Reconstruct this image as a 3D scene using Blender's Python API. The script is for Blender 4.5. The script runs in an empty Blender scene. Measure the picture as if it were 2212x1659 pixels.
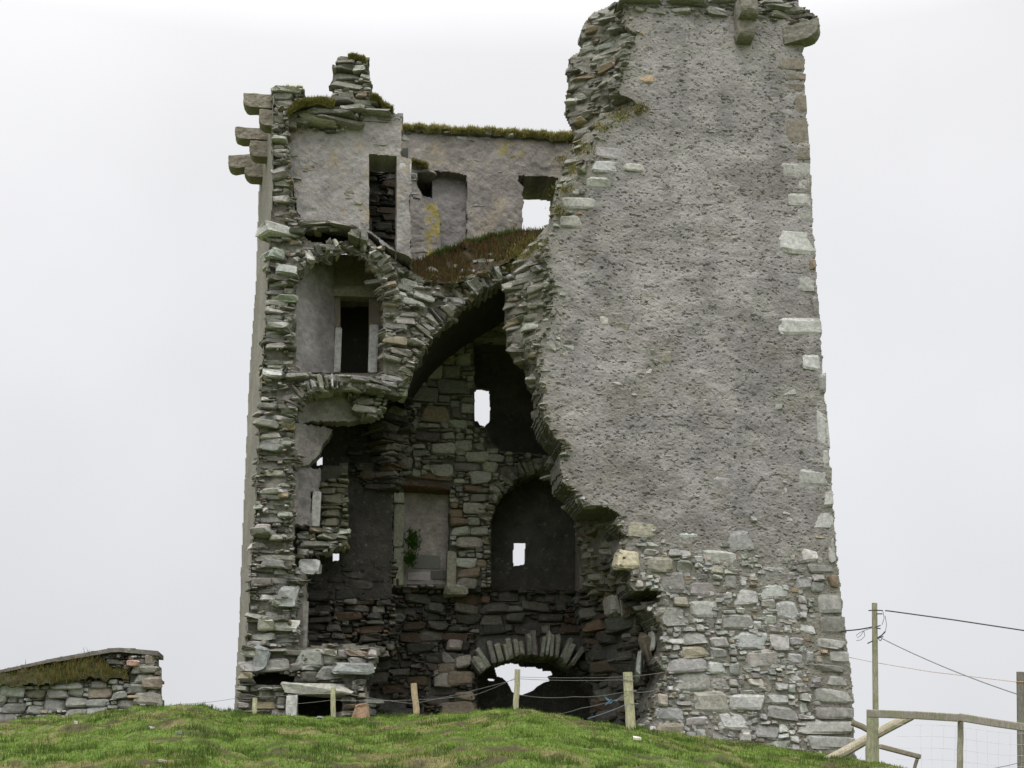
import bpy, math, random
import numpy as np
from mathutils import Vector, Matrix
SC = bpy.context.scene
COL = SC.collection
rad = math.radians

# ------------------------------------------------------------ camera
FPX = 2900.0                      # focal length in units of a 2212 px wide picture
YAW, PITCH, DIST, EYE = rad(7.0), rad(17.5), 24.0, 1.6
CAM = np.array([-DIST*math.sin(YAW), -DIST*math.cos(YAW), EYE])
cd = bpy.data.cameras.new('camera'); cam = bpy.data.objects.new('camera', cd); COL.objects.link(cam)
cd.sensor_width = 36; cd.lens = FPX/2212*36; cd.clip_end = 8000; cd.clip_start = 0.1
cam.location = CAM; cam.rotation_euler = (rad(90)+PITCH, 0, -YAW)
SC.camera = cam
# ------------------------------------------------------------ world: overcast sky
SUN_EL, SUN_AZ = rad(66), rad(200)
w = bpy.data.worlds.new('World'); SC.world = w; w.use_nodes = True
nt = w.node_tree; nt.nodes.clear()
def wn(t, **k):
    n = nt.nodes.new(t)
    for a, b in k.items(): setattr(n, a, b)
    return n
out = wn('ShaderNodeOutputWorld'); bg = wn('ShaderNodeBackground'); bg.inputs[1].default_value = 0.1
sky = wn('ShaderNodeTexSky', sky_type='NISHITA', sun_disc=False, sun_elevation=SUN_EL, sun_rotation=SUN_AZ)
tc = wn('ShaderNodeTexCoord'); sep = wn('ShaderNodeSeparateXYZ'); nt.links.new(tc.outputs['Generated'], sep.inputs[0])
rmp = wn('ShaderNodeValToRGB'); cr = rmp.color_ramp
cr.elements[0].position = 0.0; cr.elements[0].color = (.355, .36, .376, 1)
cr.elements[1].position = 1.0; cr.elements[1].color = (1.0, .99, .98, 1)
for p_, c_ in ((.16, (.378, .381, .395, 1)), (.34, (.398, .40, .41, 1)), (.52, (.42, .42, .427, 1)), (.68, (.78, .775, .77, 1))):
    e = cr.elements.new(p_); e.color = c_
nt.links.new(sep.outputs[2], rmp.inputs[0])
cn = wn('ShaderNodeTexNoise'); cn.inputs['Scale'].default_value = 2.2; cn.inputs['Detail'].default_value = 4; cn.inputs['Roughness'].default_value = .5
nt.links.new(tc.outputs['Generated'], cn.inputs['Vector'])
cm = wn('ShaderNodeMapRange'); cm.inputs[1].default_value = .3; cm.inputs[2].default_value = .7; cm.inputs[3].default_value = .93; cm.inputs[4].default_value = 1.1
nt.links.new(cn.outputs[0], cm.inputs[0])
# the cloud cover is brighter around the hidden sun, behind the photographer
dotn = wn('ShaderNodeVectorMath', operation='DOT_PRODUCT'); nt.links.new(tc.outputs['Generated'], dotn.inputs[0])
dotn.inputs[1].default_value = (math.sin(SUN_AZ)*math.cos(SUN_EL), math.cos(SUN_AZ)*math.cos(SUN_EL), math.sin(SUN_EL))
bm = wn('ShaderNodeMapRange', interpolation_type='SMOOTHSTEP'); bm.inputs[1].default_value = .05; bm.inputs[2].default_value = 1; bm.inputs[3].default_value = 1.0; bm.inputs[4].default_value = 2.0
nt.links.new(dotn.outputs['Value'], bm.inputs[0])
mm = wn('ShaderNodeMath', operation='MULTIPLY'); nt.links.new(cm.outputs[0], mm.inputs[0]); nt.links.new(bm.outputs[0], mm.inputs[1])
m20 = wn('ShaderNodeMath', operation='MULTIPLY'); m20.inputs[1].default_value = 20.5; nt.links.new(mm.outputs[0], m20.inputs[0])
vs = wn('ShaderNodeVectorMath', operation='SCALE'); nt.links.new(rmp.outputs[0], vs.inputs[0]); nt.links.new(m20.outputs[0], vs.inputs['Scale'])
mx = wn('ShaderNodeMix', data_type='RGBA'); mx.inputs[0].default_value = .97
nt.links.new(sky.outputs[0], mx.inputs[6]); nt.links.new(vs.outputs[0], mx.inputs[7])
nt.links.new(mx.outputs[2], bg.inputs[0]); nt.links.new(bg.outputs[0], out.inputs[0])
# ------------------------------------------------------------ sun, exposure
sd = bpy.data.lights.new('sun', 'SUN'); sd.energy = 1.1; sd.angle = rad(25); sd.color = (1, .97, .93)
so = bpy.data.objects.new('sun', sd); COL.objects.link(so)
sv = Vector((math.sin(SUN_AZ)*math.cos(SUN_EL), math.cos(SUN_AZ)*math.cos(SUN_EL), math.sin(SUN_EL)))
so.rotation_euler = sv.to_track_quat('Z', 'Y').to_euler()
SC.view_settings.view_transform = 'Standard'; SC.view_settings.look = 'None'; SC.view_settings.exposure = 0; SC.view_settings.gamma = 1

# ------------------------------------------------------------ helpers
R = np.array(Matrix.Rotation(-YAW, 3, 'Z') @ Matrix.Rotation(rad(90)+PITCH, 3, 'X'))
def W(u, v, y):
    """point of the vertical plane at depth y seen at picture position u, v"""
    u, v, y = np.broadcast_arrays(np.asarray(u, float), np.asarray(v, float), np.asarray(y, float))
    d = np.stack([(u-1106)/FPX, -(v-829.5)/FPX, -np.ones_like(u)], -1) @ R.T
    t = (y-CAM[1])/d[..., 1]
    return CAM + d*t[..., None]
FWD = R @ np.array([0, 0, -1.0])
def pxs(P): return ((P-CAM) @ FWD)/FPX
def hsh(ix, iy, iz, s):
    h = (ix.astype(np.int64)*374761393 + iy.astype(np.int64)*668265263 + iz.astype(np.int64)*2147483647 + s*974634777) & 0xffffffff
    h = ((h ^ (h >> 13))*1274126177) & 0xffffffff
    return ((h ^ (h >> 16)) & 0xffff)/65535.0
def vn(p, s=0):
    f = np.floor(p); t = p-f; t = t*t*(3-2*t); i = f.astype(np.int64); r = 0
    for a in (0, 1):
        wa = t[..., 0] if a else 1-t[..., 0]
        for b in (0, 1):
            wb = t[..., 1] if b else 1-t[..., 1]
            for c in (0, 1):
                wc = t[..., 2] if c else 1-t[..., 2]
                r = r + wa*wb*wc*hsh(i[..., 0]+a, i[..., 1]+b, i[..., 2]+c, s)
    return r
def fbm(p, sc, o=4, s=0, g=.5):
    p = np.asarray(p)*np.asarray(sc, float); r = 0; a = 1; n = 0
    for k in range(o):
        r = r+a*vn(p*2**k+17.3*k, s+k); n += a; a *= g
    return r/n
def ss(a, b, x): t = np.clip((x-a)/(b-a), 0, 1); return t*t*(3-2*t)
def inside(poly, u, v):
    r = np.zeros(np.shape(u), bool); n = len(poly)
    for i in range(n):
        x1, y1 = poly[i]; x2, y2 = poly[(i+1) % n]
        if y1 == y2: continue
        r ^= ((y1 > v) != (y2 > v)) & (u < (x2-x1)*(v-y1)/(y2-y1)+x1)
    return r
def jag(poly, step=9, amp=4, s=0):
    rr = np.random.RandomState(s); q = []
    for i in range(len(poly)):
        a = np.array(poly[i], float); b = np.array(poly[(i+1) % len(poly)], float)
        n = max(1, int(np.hypot(*(b-a))/step))
        for k in range(n): q.append(tuple(a+(b-a)*k/n + (rr.rand(2)-.5)*2*amp))
    return q
def polyx(pl):
    a = np.array(sorted(pl, key=lambda p: p[1]), float)
    return lambda v: np.interp(v, a[:, 1], a[:, 0])

def parent_to(o, root):
    o.parent = root; o.matrix_parent_inverse = Matrix.Translation(-root.matrix_world.translation if root.type == 'EMPTY' else (0, 0, 0))
class MB:
    def __init__(s): s.v = []; s.f4 = []; s.f3 = []; s.c = []; s.m4 = []; s.m3 = []; s.n = 0
    def add(s, v, f, c, mi=0):
        v = np.asarray(v, float).reshape(-1, 3); f = np.asarray(f, np.int64)
        if len(v) == 0 or len(f) == 0: return
        c = np.broadcast_to(np.asarray(c, float), (len(v), 3))
        (s.f4 if f.shape[1] == 4 else s.f3).append(f+s.n)
        (s.m4 if f.shape[1] == 4 else s.m3).append(np.full(len(f), mi))
        s.v.append(v); s.c.append(c); s.n += len(v)
    def build(s, name, mats, root=None, smooth=False):
        me = bpy.data.meshes.new(name)
        V = np.concatenate(s.v); C = np.concatenate(s.c)
        q = np.concatenate(s.f4) if s.f4 else np.zeros((0, 4), int); t = np.concatenate(s.f3) if s.f3 else np.zeros((0, 3), int)
        me.vertices.add(len(V)); me.vertices.foreach_set('co', V.astype(np.float32).ravel())
        me.loops.add(q.size+t.size); me.loops.foreach_set('vertex_index', np.concatenate([q.ravel(), t.ravel()]).astype(np.int32))
        me.polygons.add(len(q)+len(t))
        st = np.concatenate([np.arange(len(q))*4, q.size+np.arange(len(t))*3])
        me.polygons.foreach_set('loop_start', st.astype(np.int32))
        mi = np.concatenate([np.concatenate(s.m4) if s.m4 else np.zeros(0), np.concatenate(s.m3) if s.m3 else np.zeros(0)])
        me.polygons.foreach_set('material_index', mi.astype(np.int32))
        me.polygons.foreach_set('use_smooth', np.full(len(q)+len(t), smooth))
        at = me.color_attributes.new('Col', 'FLOAT_COLOR', 'POINT')
        at.data.foreach_set('color', np.concatenate([C, np.ones((len(C), 1))], 1).astype(np.float32).ravel())
        me.update(calc_edges=True); me.validate()
        for m in (mats if isinstance(mats, (list, tuple)) else [mats]): me.materials.append(m)
        o = bpy.data.objects.new(name, me); COL.objects.link(o)
        if root: parent_to(o, root)
        return o
def thing(name, label, cat, loc=(0, 0, 0), group=None):
    o = bpy.data.objects.new(name, None); COL.objects.link(o); o.location = loc
    bpy.context.view_layer.update()
    o['label'] = label; o['category'] = cat
    if group: o['group'] = group
    return o
def tag(o, label, cat, group=None):
    o['label'] = label; o['category'] = cat
    if group: o['group'] = group
    return o

# unit stones: a cube cut 3x3 per side, rounded and knocked out of true
_g = [-1, -.6, .6, 1]; _id = {}; _cv = []
for a in range(4):
    for b in range(4):
        for c in range(4):
            if {a, b, c} & {0, 3}: _id[a, b, c] = len(_cv); _cv.append((_g[a], _g[b], _g[c]))
CV = np.array(_cv, float); CF = []
for ax in range(3):
    for sd_ in (0, 3):
        for i in range(3):
            for j in range(3):
                q = []
                for di, dj in ((0, 0), (1, 0), (1, 1), (0, 1)):
                    k = [0, 0, 0]; k[ax] = sd_; k[(ax+1) % 3] = i+di; k[(ax+2) % 3] = j+dj; q.append(_id[tuple(k)])
                CF.append(q if sd_ == 3 else q[::-1])
CF = np.array(CF)
def unit_lib(n, k, jit, corner, seed):
    rr = np.random.RandomState(seed); L = []
    for _ in range(n):
        p = CV/((np.abs(CV)**k).sum(1)**(1/k))[:, None]
        co = (rr.rand(2, 2, 2, 3)-.5)*2*corner; t = (CV+1)/2; d = 0
        for a in (0, 1):
            for b in (0, 1):
                for c in (0, 1):
                    wgt = (t[:, 0] if a else 1-t[:, 0])*(t[:, 1] if b else 1-t[:, 1])*(t[:, 2] if c else 1-t[:, 2])
                    d = d + wgt[:, None]*co[a, b, c]
        L.append(p+d+(rr.rand(len(CV), 3)-.5)*2*jit)
    return np.array(L)
SLAB = unit_lib(60, 7, .13, .3, 1)
ROUND = unit_lib(60, 4.5, .07, .3, 2)
SQUARE = unit_lib(24, 14, .03, .05, 3)
def euler(rx, ry, rz):
    cx, sx, cy, sy, cz, sz = np.cos(rx), np.sin(rx), np.cos(ry), np.sin(ry), np.cos(rz), np.sin(rz)
    z = np.zeros_like(cx); o = z+1
    X = np.stack([np.stack([o, z, z], -1), np.stack([z, cx, -sx], -1), np.stack([z, sx, cx], -1)], -2)
    Y = np.stack([np.stack([cy, z, sy], -1), np.stack([z, o, z], -1), np.stack([-sy, z, cy], -1)], -2)
    Z = np.stack([np.stack([cz, -sz, z], -1), np.stack([sz, cz, z], -1), np.stack([z, z, o], -1)], -2)
    return Z @ Y @ X
def stones(mb, P, half, rot, colors, lib=SLAB, seed=0, mi=0):
    """many stones: centres P, half sizes (along wall, into wall, up), rotations"""
    n = len(P)
    if n == 0: return
    rr = np.random.RandomState(seed)
    U = lib[rr.randint(0, len(lib), n)]*np.where(rr.rand(n, 1, 3) < .5, -1, 1)
    fl = np.sign(np.prod(np.sign(np.einsum('nij->nj', U*CV[None])), 1))
    V = np.einsum('nij,nkj->nki', rot, U*half[:, None, :])+P[:, None, :]
    F = np.where(fl[:, None, None] > 0, CF[None], CF[None, :, ::-1])+(np.arange(n)*len(CV))[:, None, None]
    mb.add(V.reshape(-1, 3), F.reshape(-1, 4), np.repeat(colors, len(CV), 0), mi)
def pick(n, pal, seed, var=.18):
    rr = np.random.RandomState(seed); c = np.array([p[:3] for p in pal]); wt = np.array([p[3] for p in pal], float)
    k = rr.choice(len(pal), n, p=wt/wt.sum())
    return np.clip(c[k]*(1+(rr.rand(n, 1)-.5)*2*var)*(1+(rr.rand(n, 3)-.5)*.08), .01, .8)
PAL_SEC = [(.33, .32, .295, 2.2), (.25, .243, .222, 4), (.185, .18, .16, 4), (.12, .117, .10, 2.2), (.215, .18, .135, 1), (.43, .42, .395, .9), (.28, .235, .15, .35)]
PAL_DARK = [(.085, .08, .07, 4), (.055, .053, .046, 4), (.125, .118, .10, 2), (.085, .063, .046, 2), (.12, .08, .055, .4), (.17, .16, .14, .6)]  # stone tones lowered to carry the shade inside the ruin
PAL_BACK = [(.30, .29, .255, 4), (.22, .212, .185, 3), (.37, .36, .325, 2), (.22, .175, .125, 1.5), (.13, .125, .11, 1.5), (.18, .115, .085, .3)]
PAL_FRONT = [(.335, .33, .315, 5), (.285, .28, .264, 4), (.24, .235, .22, 2.5), (.40, .395, .38, 2), (.285, .255, .21, 1.3), (.28, .215, .15, .2)]
def pack(region, wr, hr, seed, cell=2, avoid=(), skip=.03):
    """fill a region of wall with uncoursed rubble, large stones first, small ones in the gaps: list of (u, v, w, h)"""
    rr = np.random.RandomState(seed); polys = region
    u0 = min(p[0] for p in polys[0]); u1 = max(p[0] for p in polys[0]); v0 = min(p[1] for p in polys[0]); v1 = max(p[1] for p in polys[0])
    us = np.arange(u0, u1, cell)+cell/2; vs_ = np.arange(v1, v0, -cell)-cell/2
    U, V = np.meshgrid(us, vs_)
    occ = ~inside(polys[0], U, V)
    for h in polys[1:]: occ |= inside(h, U, V)
    for a in avoid: occ |= (U > a[0]) & (U < a[1]) & (V > a[2]) & (V < a[3])
    res = []; nr, ncol = occ.shape
    fr = np.argwhere(~occ)
    if len(fr) == 0: return np.zeros((0, 4))
    mean = (wr[0]+(wr[1]-wr[0])*.35)*(hr[0]+(hr[1]-hr[0])*.4)/cell**2
    n = int(len(fr)/mean*2.6)
    q = rr.rand(n); ws = (wr[0]+(wr[1]-wr[0])*q**1.5)/cell; hs = (hr[0]+(hr[1]-hr[0])*np.clip(q**1.3*.6+rr.rand(n)*.5, 0, 1))/cell
    od = np.argsort(-(ws*hs)*(.6+.8*rr.rand(n)))
    ws = np.maximum(np.round(ws[od]), 2).astype(int); hs = np.maximum(np.round(hs[od]), 2).astype(int); pos = fr[rr.randint(0, len(fr), (n, 3))]
    for i in range(n):
        w_, h_ = ws[i], hs[i]
        for r, c in pos[i]:
            if r+h_ > nr or c+w_ > ncol or occ[r:r+h_, c:c+w_].any(): continue
            for _ in range(14):
                if r > 0 and not occ[r-1, c:c+w_].any(): r -= 1
                else: break
            k_ = 10
            while k_ and c > 0 and not occ[r:r+h_, c-1].any(): c -= 1; k_ -= 1
            occ[r:r+h_, c:c+w_] = True
            if rr.rand() > skip: res.append((u0+(c+w_/2)*cell, v1-(r+h_/2)*cell, w_*cell, h_*cell))
            break
    for r in range(nr):
        c = 0
        while c < ncol:
            row = occ[r, c:]
            if row.all(): break
            c += int(np.argmin(row)); run = occ[r, c:]
            L = int(np.argmax(run)) if run.any() else len(run)
            hh = max(2, int(round(rr.uniform(hr[0]*.7, (hr[0]+hr[1])*.45)/cell))); ww = int(round(rr.uniform(wr[0]*.6, (wr[0]+wr[1])*.4)/cell))
            if L < ww*1.5: ww = L
            ww = max(1, min(ww, L)); k = 1
            while k < hh and r+k < nr and not occ[r+k, c:c+ww].any(): k += 1
            if k > ww*.9: k = max(1, int(ww*.9))
            occ[r:r+k, c:c+ww] = True
            if ww >= 3 and k >= 2 and rr.rand() > skip*2: res.append((u0+(c+ww/2)*cell, v1-(r+k/2)*cell, ww*cell, k*cell))
            c += ww
    return np.array(res).reshape(-1, 4)
def place(mb, S, yfun, pal, seed, joint=1.5, depth=(.1, .2), out=(0, .06), tilt=.05, lib=SLAB, colors=None, over=1.04, mi=0):
    """set packed stones on the wall surface y = yfun(u, v)"""
    if len(S) == 0: return
    rr = np.random.RandomState(seed); n = len(S); u, v = S[:, 0], S[:, 1]
    y = yfun(u, v); P = W(u, v, y); k = pxs(P)
    a = W(u-6, v, yfun(u-6, v)); b = W(u+6, v, yfun(u+6, v)); d = b-a
    yaw = np.clip(np.arctan2(d[:, 1], d[:, 0]), -.75, .75)
    wide = 1/np.clip(np.cos(yaw), .36, 1)
    hd = rr.uniform(*depth, n)
    half = np.stack([np.maximum((S[:, 2]-joint)*k*wide/2*over, .012), hd, np.maximum((S[:, 3]-joint)*k/2*over, .01)], 1)
    rot = euler((rr.rand(n)-.5)*tilt*2, (rr.rand(n)-.5)*tilt*2.4, yaw+(rr.rand(n)-.5)*tilt*3)
    nrm = np.stack([np.sin(yaw), -np.cos(yaw), 0*yaw], 1)
    P = P - nrm*(hd-rr.uniform(*out, n))[:, None]
    stones(mb, P, half, rot, pick(n, pal, seed+5) if colors is None else colors, lib, seed+9, mi)
def grid(mb, poly, holes, yfun, step, disp=None, color=(.2, .2, .18), skirt=0, back=False, mi=0, skirt_in=None):
    """a wall surface cut to an outline, with real thickness behind it (skirt)"""
    u0 = min(p[0] for p in poly); u1 = max(p[0] for p in poly); v0 = min(p[1] for p in poly); v1 = max(p[1] for p in poly)
    us = np.arange(u0, u1+step, step); vs_ = np.arange(v0, v1+step, step)
    U, V = np.meshgrid(us, vs_); cu, cv = (U[:-1, :-1]+step/2), (V[:-1, :-1]+step/2)
    m = inside(poly, cu, cv)
    for h in holes: m &= ~inside(h, cu, cv)
    used = np.zeros(U.shape, bool)
    used[:-1, :-1] |= m; used[1:, :-1] |= m; used[:-1, 1:] |= m; used[1:, 1:] |= m
    idx = -np.ones(U.shape, int); idx[used] = np.arange(used.sum())
    u, v = U[used], V[used]; y = yfun(u, v); P = W(u, v, y)
    if disp is not None: P[:, 1] -= disp(P, u, v)
    C = color(P, u, v) if callable(color) else np.broadcast_to(np.array(color, float), P.shape)
    a, b, c, d = idx[:-1, :-1], idx[:-1, 1:], idx[1:, 1:], idx[1:, :-1]
    F = np.stack([a[m], d[m], c[m], b[m]], 1); n = len(P)
    if not skirt: mb.add(P, F, C, mi); return
    pm = np.pad(m, 1); E = []
    for nb, (p, q) in ((pm[:-2, 1:-1], (b, a)), (pm[2:, 1:-1], (d, c)), (pm[1:-1, :-2], (a, d)), (pm[1:-1, 2:], (c, b))):
        e = m & ~nb; E.append(np.stack([p[e], q[e]], 1))
    E = np.concatenate(E)
    P2 = P+np.array([0, skirt, 0.]) if np.isscalar(skirt) else W(u, v, skirt(u, v))
    nseg = max(1, int(np.ceil((skirt if np.isscalar(skirt) else 1.2)/.12))) if step <= 5 else 1
    VV = [P]; FF = [F]
    for s_ in range(1, nseg+1):
        t = s_/nseg; Q = P*(1-t)+P2*t
        if s_ < nseg: Q = Q+(np.stack([vn(Q*9, 3), vn(Q*9, 4)*0, vn(Q*9, 5)], 1)-[.5, 0, .5])*.05
        VV.append(Q); FF.append(np.stack([E[:, 0]+(s_-1)*n, E[:, 1]+(s_-1)*n, E[:, 1]+s_*n, E[:, 0]+s_*n], 1))
    if back: FF.append(F[:, ::-1]+nseg*n)
    # drop unused vertices of the inner rings
    VV = np.concatenate(VV); FF = np.concatenate(FF); CC = np.tile(C, (nseg+1, 1))
    keep = np.zeros(len(VV), bool); keep[FF.ravel()] = True; re = np.cumsum(keep)-1
    mb.add(VV[keep], re[FF], CC[keep], mi)
_tex = bpy.data.textures.new('wear', 'CLOUDS'); _tex.noise_scale = .16; _tex.noise_depth = 3
def worn(o, w_=.02, st=.05):
    b_ = o.modifiers.new('bevel', 'BEVEL'); b_.width = w_; b_.segments = 2
    b_ = o.modifiers.new('split', 'SUBSURF'); b_.subdivision_type = 'SIMPLE'; b_.levels = b_.render_levels = 4
    b_ = o.modifiers.new('wear', 'DISPLACE'); b_.texture = _tex; b_.texture_coords = 'GLOBAL'; b_.strength = st; b_.mid_level = .5
def const(y): return lambda u, v: np.zeros(np.shape(u))+y
def blades(mb, P, hgt, wid, seed, pal, lean=.5, base_dir=None):
    rr = np.random.RandomState(seed); n = len(P); an = rr.rand(n)*2*math.pi
    h = rr.uniform(*hgt, n)*(.6+.8*rr.rand(n)); wd = rr.uniform(*wid, n)
    side = np.stack([np.cos(an), np.sin(an), 0*an], 1); la = rr.rand(n)*2*math.pi; lm = rr.rand(n)*lean
    tip = np.stack([np.cos(la)*lm, np.sin(la)*lm, np.sqrt(1-np.minimum(lm, .95)**2)], 1)*h[:, None]
    if base_dir is not None: tip += np.array(base_dir)*h[:, None]
    mid = P+tip*.55; b = tip*.12*np.array([1, 1, -2.])
    V = np.stack([P-side*wd[:, None]/2, P+side*wd[:, None]/2, mid+side*wd[:, None]*.32-b*.2, mid-side*wd[:, None]*.32-b*.2, P+tip], 1)
    o = np.arange(n)[:, None]*5; C = np.repeat(pick(n, pal, seed+1, .25), 5, 0)
    mb.add(V.reshape(-1, 3), o+np.array([[0, 1, 2, 3]]), C)
    mb.f3.append((o+np.array([[3, 2, 4]]))+mb.n-n*5); mb.m3.append(np.zeros(n, int))
def tube(mb, pts, r, col, sides=8, jit=0, seed=0, caps=True, mi=0):
    pts = np.array(pts, float); n = len(pts); r = np.broadcast_to(np.asarray(r, float), (n,)); rr = np.random.RandomState(seed)
    T = np.gradient(pts, axis=0); T /= np.linalg.norm(T, axis=1)[:, None]
    ref = np.array([0, 0, 1.]) if abs(T[0][2]) < .8 else np.array([1., 0, 0])
    A = np.cross(T, ref); A /= np.linalg.norm(A, axis=1)[:, None]; B = np.cross(A, T)
    th = np.arange(sides)/sides*2*math.pi; f = 1+(rr.rand(1, sides, 1)-.5)*2*jit+(rr.rand(n, sides, 1)-.5)*jit*.5
    V = pts[:, None]+(A[:, None]*np.cos(th)[None, :, None]+B[:, None]*np.sin(th)[None, :, None])*r[:, None, None]*f
    F = []
    for i in range(n-1):
        for j in range(sides):
            k = (j+1) % sides; F.append((i*sides+j, i*sides+k, (i+1)*sides+k, (i+1)*sides+j))
    V = V.reshape(-1, 3); T3 = []
    mb.add(V, F, col, mi)
    if caps:
        for e, fl in ((0, 1), (n-1, 0)):
            ring = V[e*sides:(e+1)*sides]; c = ring.mean(0)
            t = [(j, (j+1) % sides, sides) if fl == 0 else ((j+1) % sides, j, sides) for j in range(sides)]
            mb.add(np.vstack([ring, c]), t, col, mi)

# ------------------------------------------------------------ materials
def material(name, build):
    m = bpy.data.materials.new(name); m.use_nodes = True; n = m.node_tree; b = n.nodes['Principled BSDF']
    b.inputs['Roughness'].default_value = .92; b.inputs['Specular IOR Level'].default_value = .18
    def N(t, **k):
        x = n.nodes.new(t)
        for a, c in k.items():
            if a in x.inputs.keys() if isinstance(a, str) else False: x.inputs[a].default_value = c
            else: setattr(x, a, c)
        return x
    build(n, b, N, lambda a, c: n.links.new(a, c)); return m
def noise(n, N, L, co, sc, det=5, ro=.6, stretch=None):
    x = N('ShaderNodeTexNoise', Scale=sc, Detail=det, Roughness=ro)
    if stretch:
        mp = N('ShaderNodeMapping'); mp.inputs['Scale'].default_value = stretch; L(co, mp.inputs[0]); co = mp.outputs[0]
    L(co, x.inputs['Vector']); return x.outputs[0]
def rng_(N, L, x, a, b, c, d):
    r = N('ShaderNodeMapRange'); L(x, r.inputs[0])
    for i, q in enumerate((a, b, c, d)): r.inputs[i+1].default_value = q
    return r.outputs[0]
def mixc(N, L, f, a, b, mode='MIX'):
    x = N('ShaderNodeMix', data_type='RGBA', blend_type=mode)
    for s, i in ((f, 0), (a, 6), (b, 7)):
        if hasattr(s, 'is_linked') or hasattr(s, 'links'): L(s, x.inputs[i])
        else: x.inputs[i].default_value = s if i == 0 else (*s, 1)
    return x.outputs[2]
def stone_mat(name, lichen=.35, moss=.5, stretch=(1, 1, 1.8), bump=.5, fine=38, ochre=.25):
    def f(n, b, N, L):
        at = N('ShaderNodeAttribute', attribute_name='Col'); co = N('ShaderNodeTexCoord').outputs['Object']
        c = mixc(N, L, 1.0, at.outputs['Color'], rng_c(N, L, noise(n, N, L, co, 14, 6, .65, stretch), .3, .75, .62, 1.35), 'MULTIPLY')
        f1 = rng_(N, L, noise(n, N, L, co, 6.5, 7, .7), .56, .66, 0, lichen)
        c = mixc(N, L, f1, c, (.45, .44, .41))
        f2 = rng_(N, L, noise(n, N, L, co, 2.3, 6, .7), .62, .7, 0, ochre)
        c = mixc(N, L, f2, c, (.30, .23, .08))
        f4 = rng_(N, L, noise(n, N, L, co, 21, 4, .7), .6, .68, 0, .55)
        c = mixc(N, L, f4, c, (.09, .09, .08))
        g = N('ShaderNodeNewGeometry'); s = N('ShaderNodeSeparateXYZ'); L(g.outputs['True Normal'], s.inputs[0])
        up = rng_(N, L, s.outputs[2], .35, .85, 0, 1); mn = rng_(N, L, noise(n, N, L, co, 3, 5, .6), .42, .58, 0, moss)
        mu = N('ShaderNodeMath', operation='MULTIPLY'); L(up, mu.inputs[0]); L(mn, mu.inputs[1])
        c = mixc(N, L, mu.outputs[0], c, (.075, .09, .025))
        L(c, b.inputs['Base Color'])
        bp = N('ShaderNodeBump', Strength=bump, Distance=.03); L(noise(n, N, L, co, fine, 6, .7, stretch), bp.inputs['Height']); L(bp.outputs[0], b.inputs['Normal'])
    return material(name, f)
def rng_c(N, L, x, a, b, c, d):
    r = rng_(N, L, x, a, b, c, d); k = N('ShaderNodeCombineColor')
    for i in range(3): L(r, k.inputs[i])
    return k.outputs[0]
M_STONE = stone_mat('rubble_stone', .3, .22, (1, 1, 1.5), .6, 34, .3)
M_DARK = stone_mat('shade_toned_rubble', .12, .35)  # rubble inside the tower; shade is painted into most of its vertex colours
M_FRONT = stone_mat('field_stone', .45, .25, (1, 1, 1.4), .45, 30, .15)
M_ASHLAR = stone_mat('dressed_stone', .2, .15, (1, 1, 1), .35, 26, .25)
def harl_f(dark, ochre):
    def f(n, b, N, L):
        at = N('ShaderNodeAttribute', attribute_name='Col'); co = N('ShaderNodeTexCoord').outputs['Object']
        c = mixc(N, L, 1.0, at.outputs['Color'], rng_c(N, L, noise(n, N, L, co, 24, 7, .75, (1, 1, 2.2)), .3, .72, .72, 1.24), 'MULTIPLY')
        f1 = rng_(N, L, noise(n, N, L, co, 34, 4, .6, (1, 1, 2.0)), .63, .70, 0, dark)
        c = mixc(N, L, f1, c, (.14, .132, .12))
        f2 = rng_(N, L, noise(n, N, L, co, 5, 8, .8), .62, .72, 0, ochre)
        c = mixc(N, L, f2, c, (.36, .27, .13))
        f3 = rng_(N, L, noise(n, N, L, co, 9, 7, .75), .58, .70, 0, .3)
        c = mixc(N, L, f3, c, (.46, .45, .43))
        L(c, b.inputs['Base Color'])
        bp = N('ShaderNodeBump', Strength=.55, Distance=.022); L(noise(n, N, L, co, 34, 7, .75, (1, 1, 1.4)), bp.inputs['Height']); L(bp.outputs[0], b.inputs['Normal'])
    return f
M_HARL = material('weathered_harling', harl_f(.3, .16))
M_PLASTER = material('old_lime_plaster', harl_f(.45, .4))
def soil_f(n, b, N, L):
    at = N('ShaderNodeAttribute', attribute_name='Col'); co = N('ShaderNodeTexCoord').outputs['Object']
    c = mixc(N, L, 1.0, at.outputs['Color'], rng_c(N, L, noise(n, N, L, co, 11, 7, .7), .3, .7, .55, 1.4), 'MULTIPLY')
    L(c, b.inputs['Base Color'])
    bp = N('ShaderNodeBump', Strength=.8, Distance=.05); L(noise(n, N, L, co, 22, 7, .75), bp.inputs['Height']); L(bp.outputs[0], b.inputs['Normal'])
M_SOIL = material('turf_soil', soil_f)
def grass_f(n, b, N, L):
    at = N('ShaderNodeAttribute', attribute_name='Col'); L(at.outputs['Color'], b.inputs['Base Color'])
    b.inputs['Roughness'].default_value = .7
    tr = N('ShaderNodeBsdfTranslucent'); L(at.outputs['Color'], tr.inputs[0]); mx_ = N('ShaderNodeMixShader'); mx_.inputs[0].default_value = .42
    L(b.outputs[0], mx_.inputs[1]); L(tr.outputs[0], mx_.inputs[2]); L(mx_.outputs[0], n.nodes['Material Output'].inputs[0])
M_GRASS = material('grass_blade', grass_f)
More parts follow.
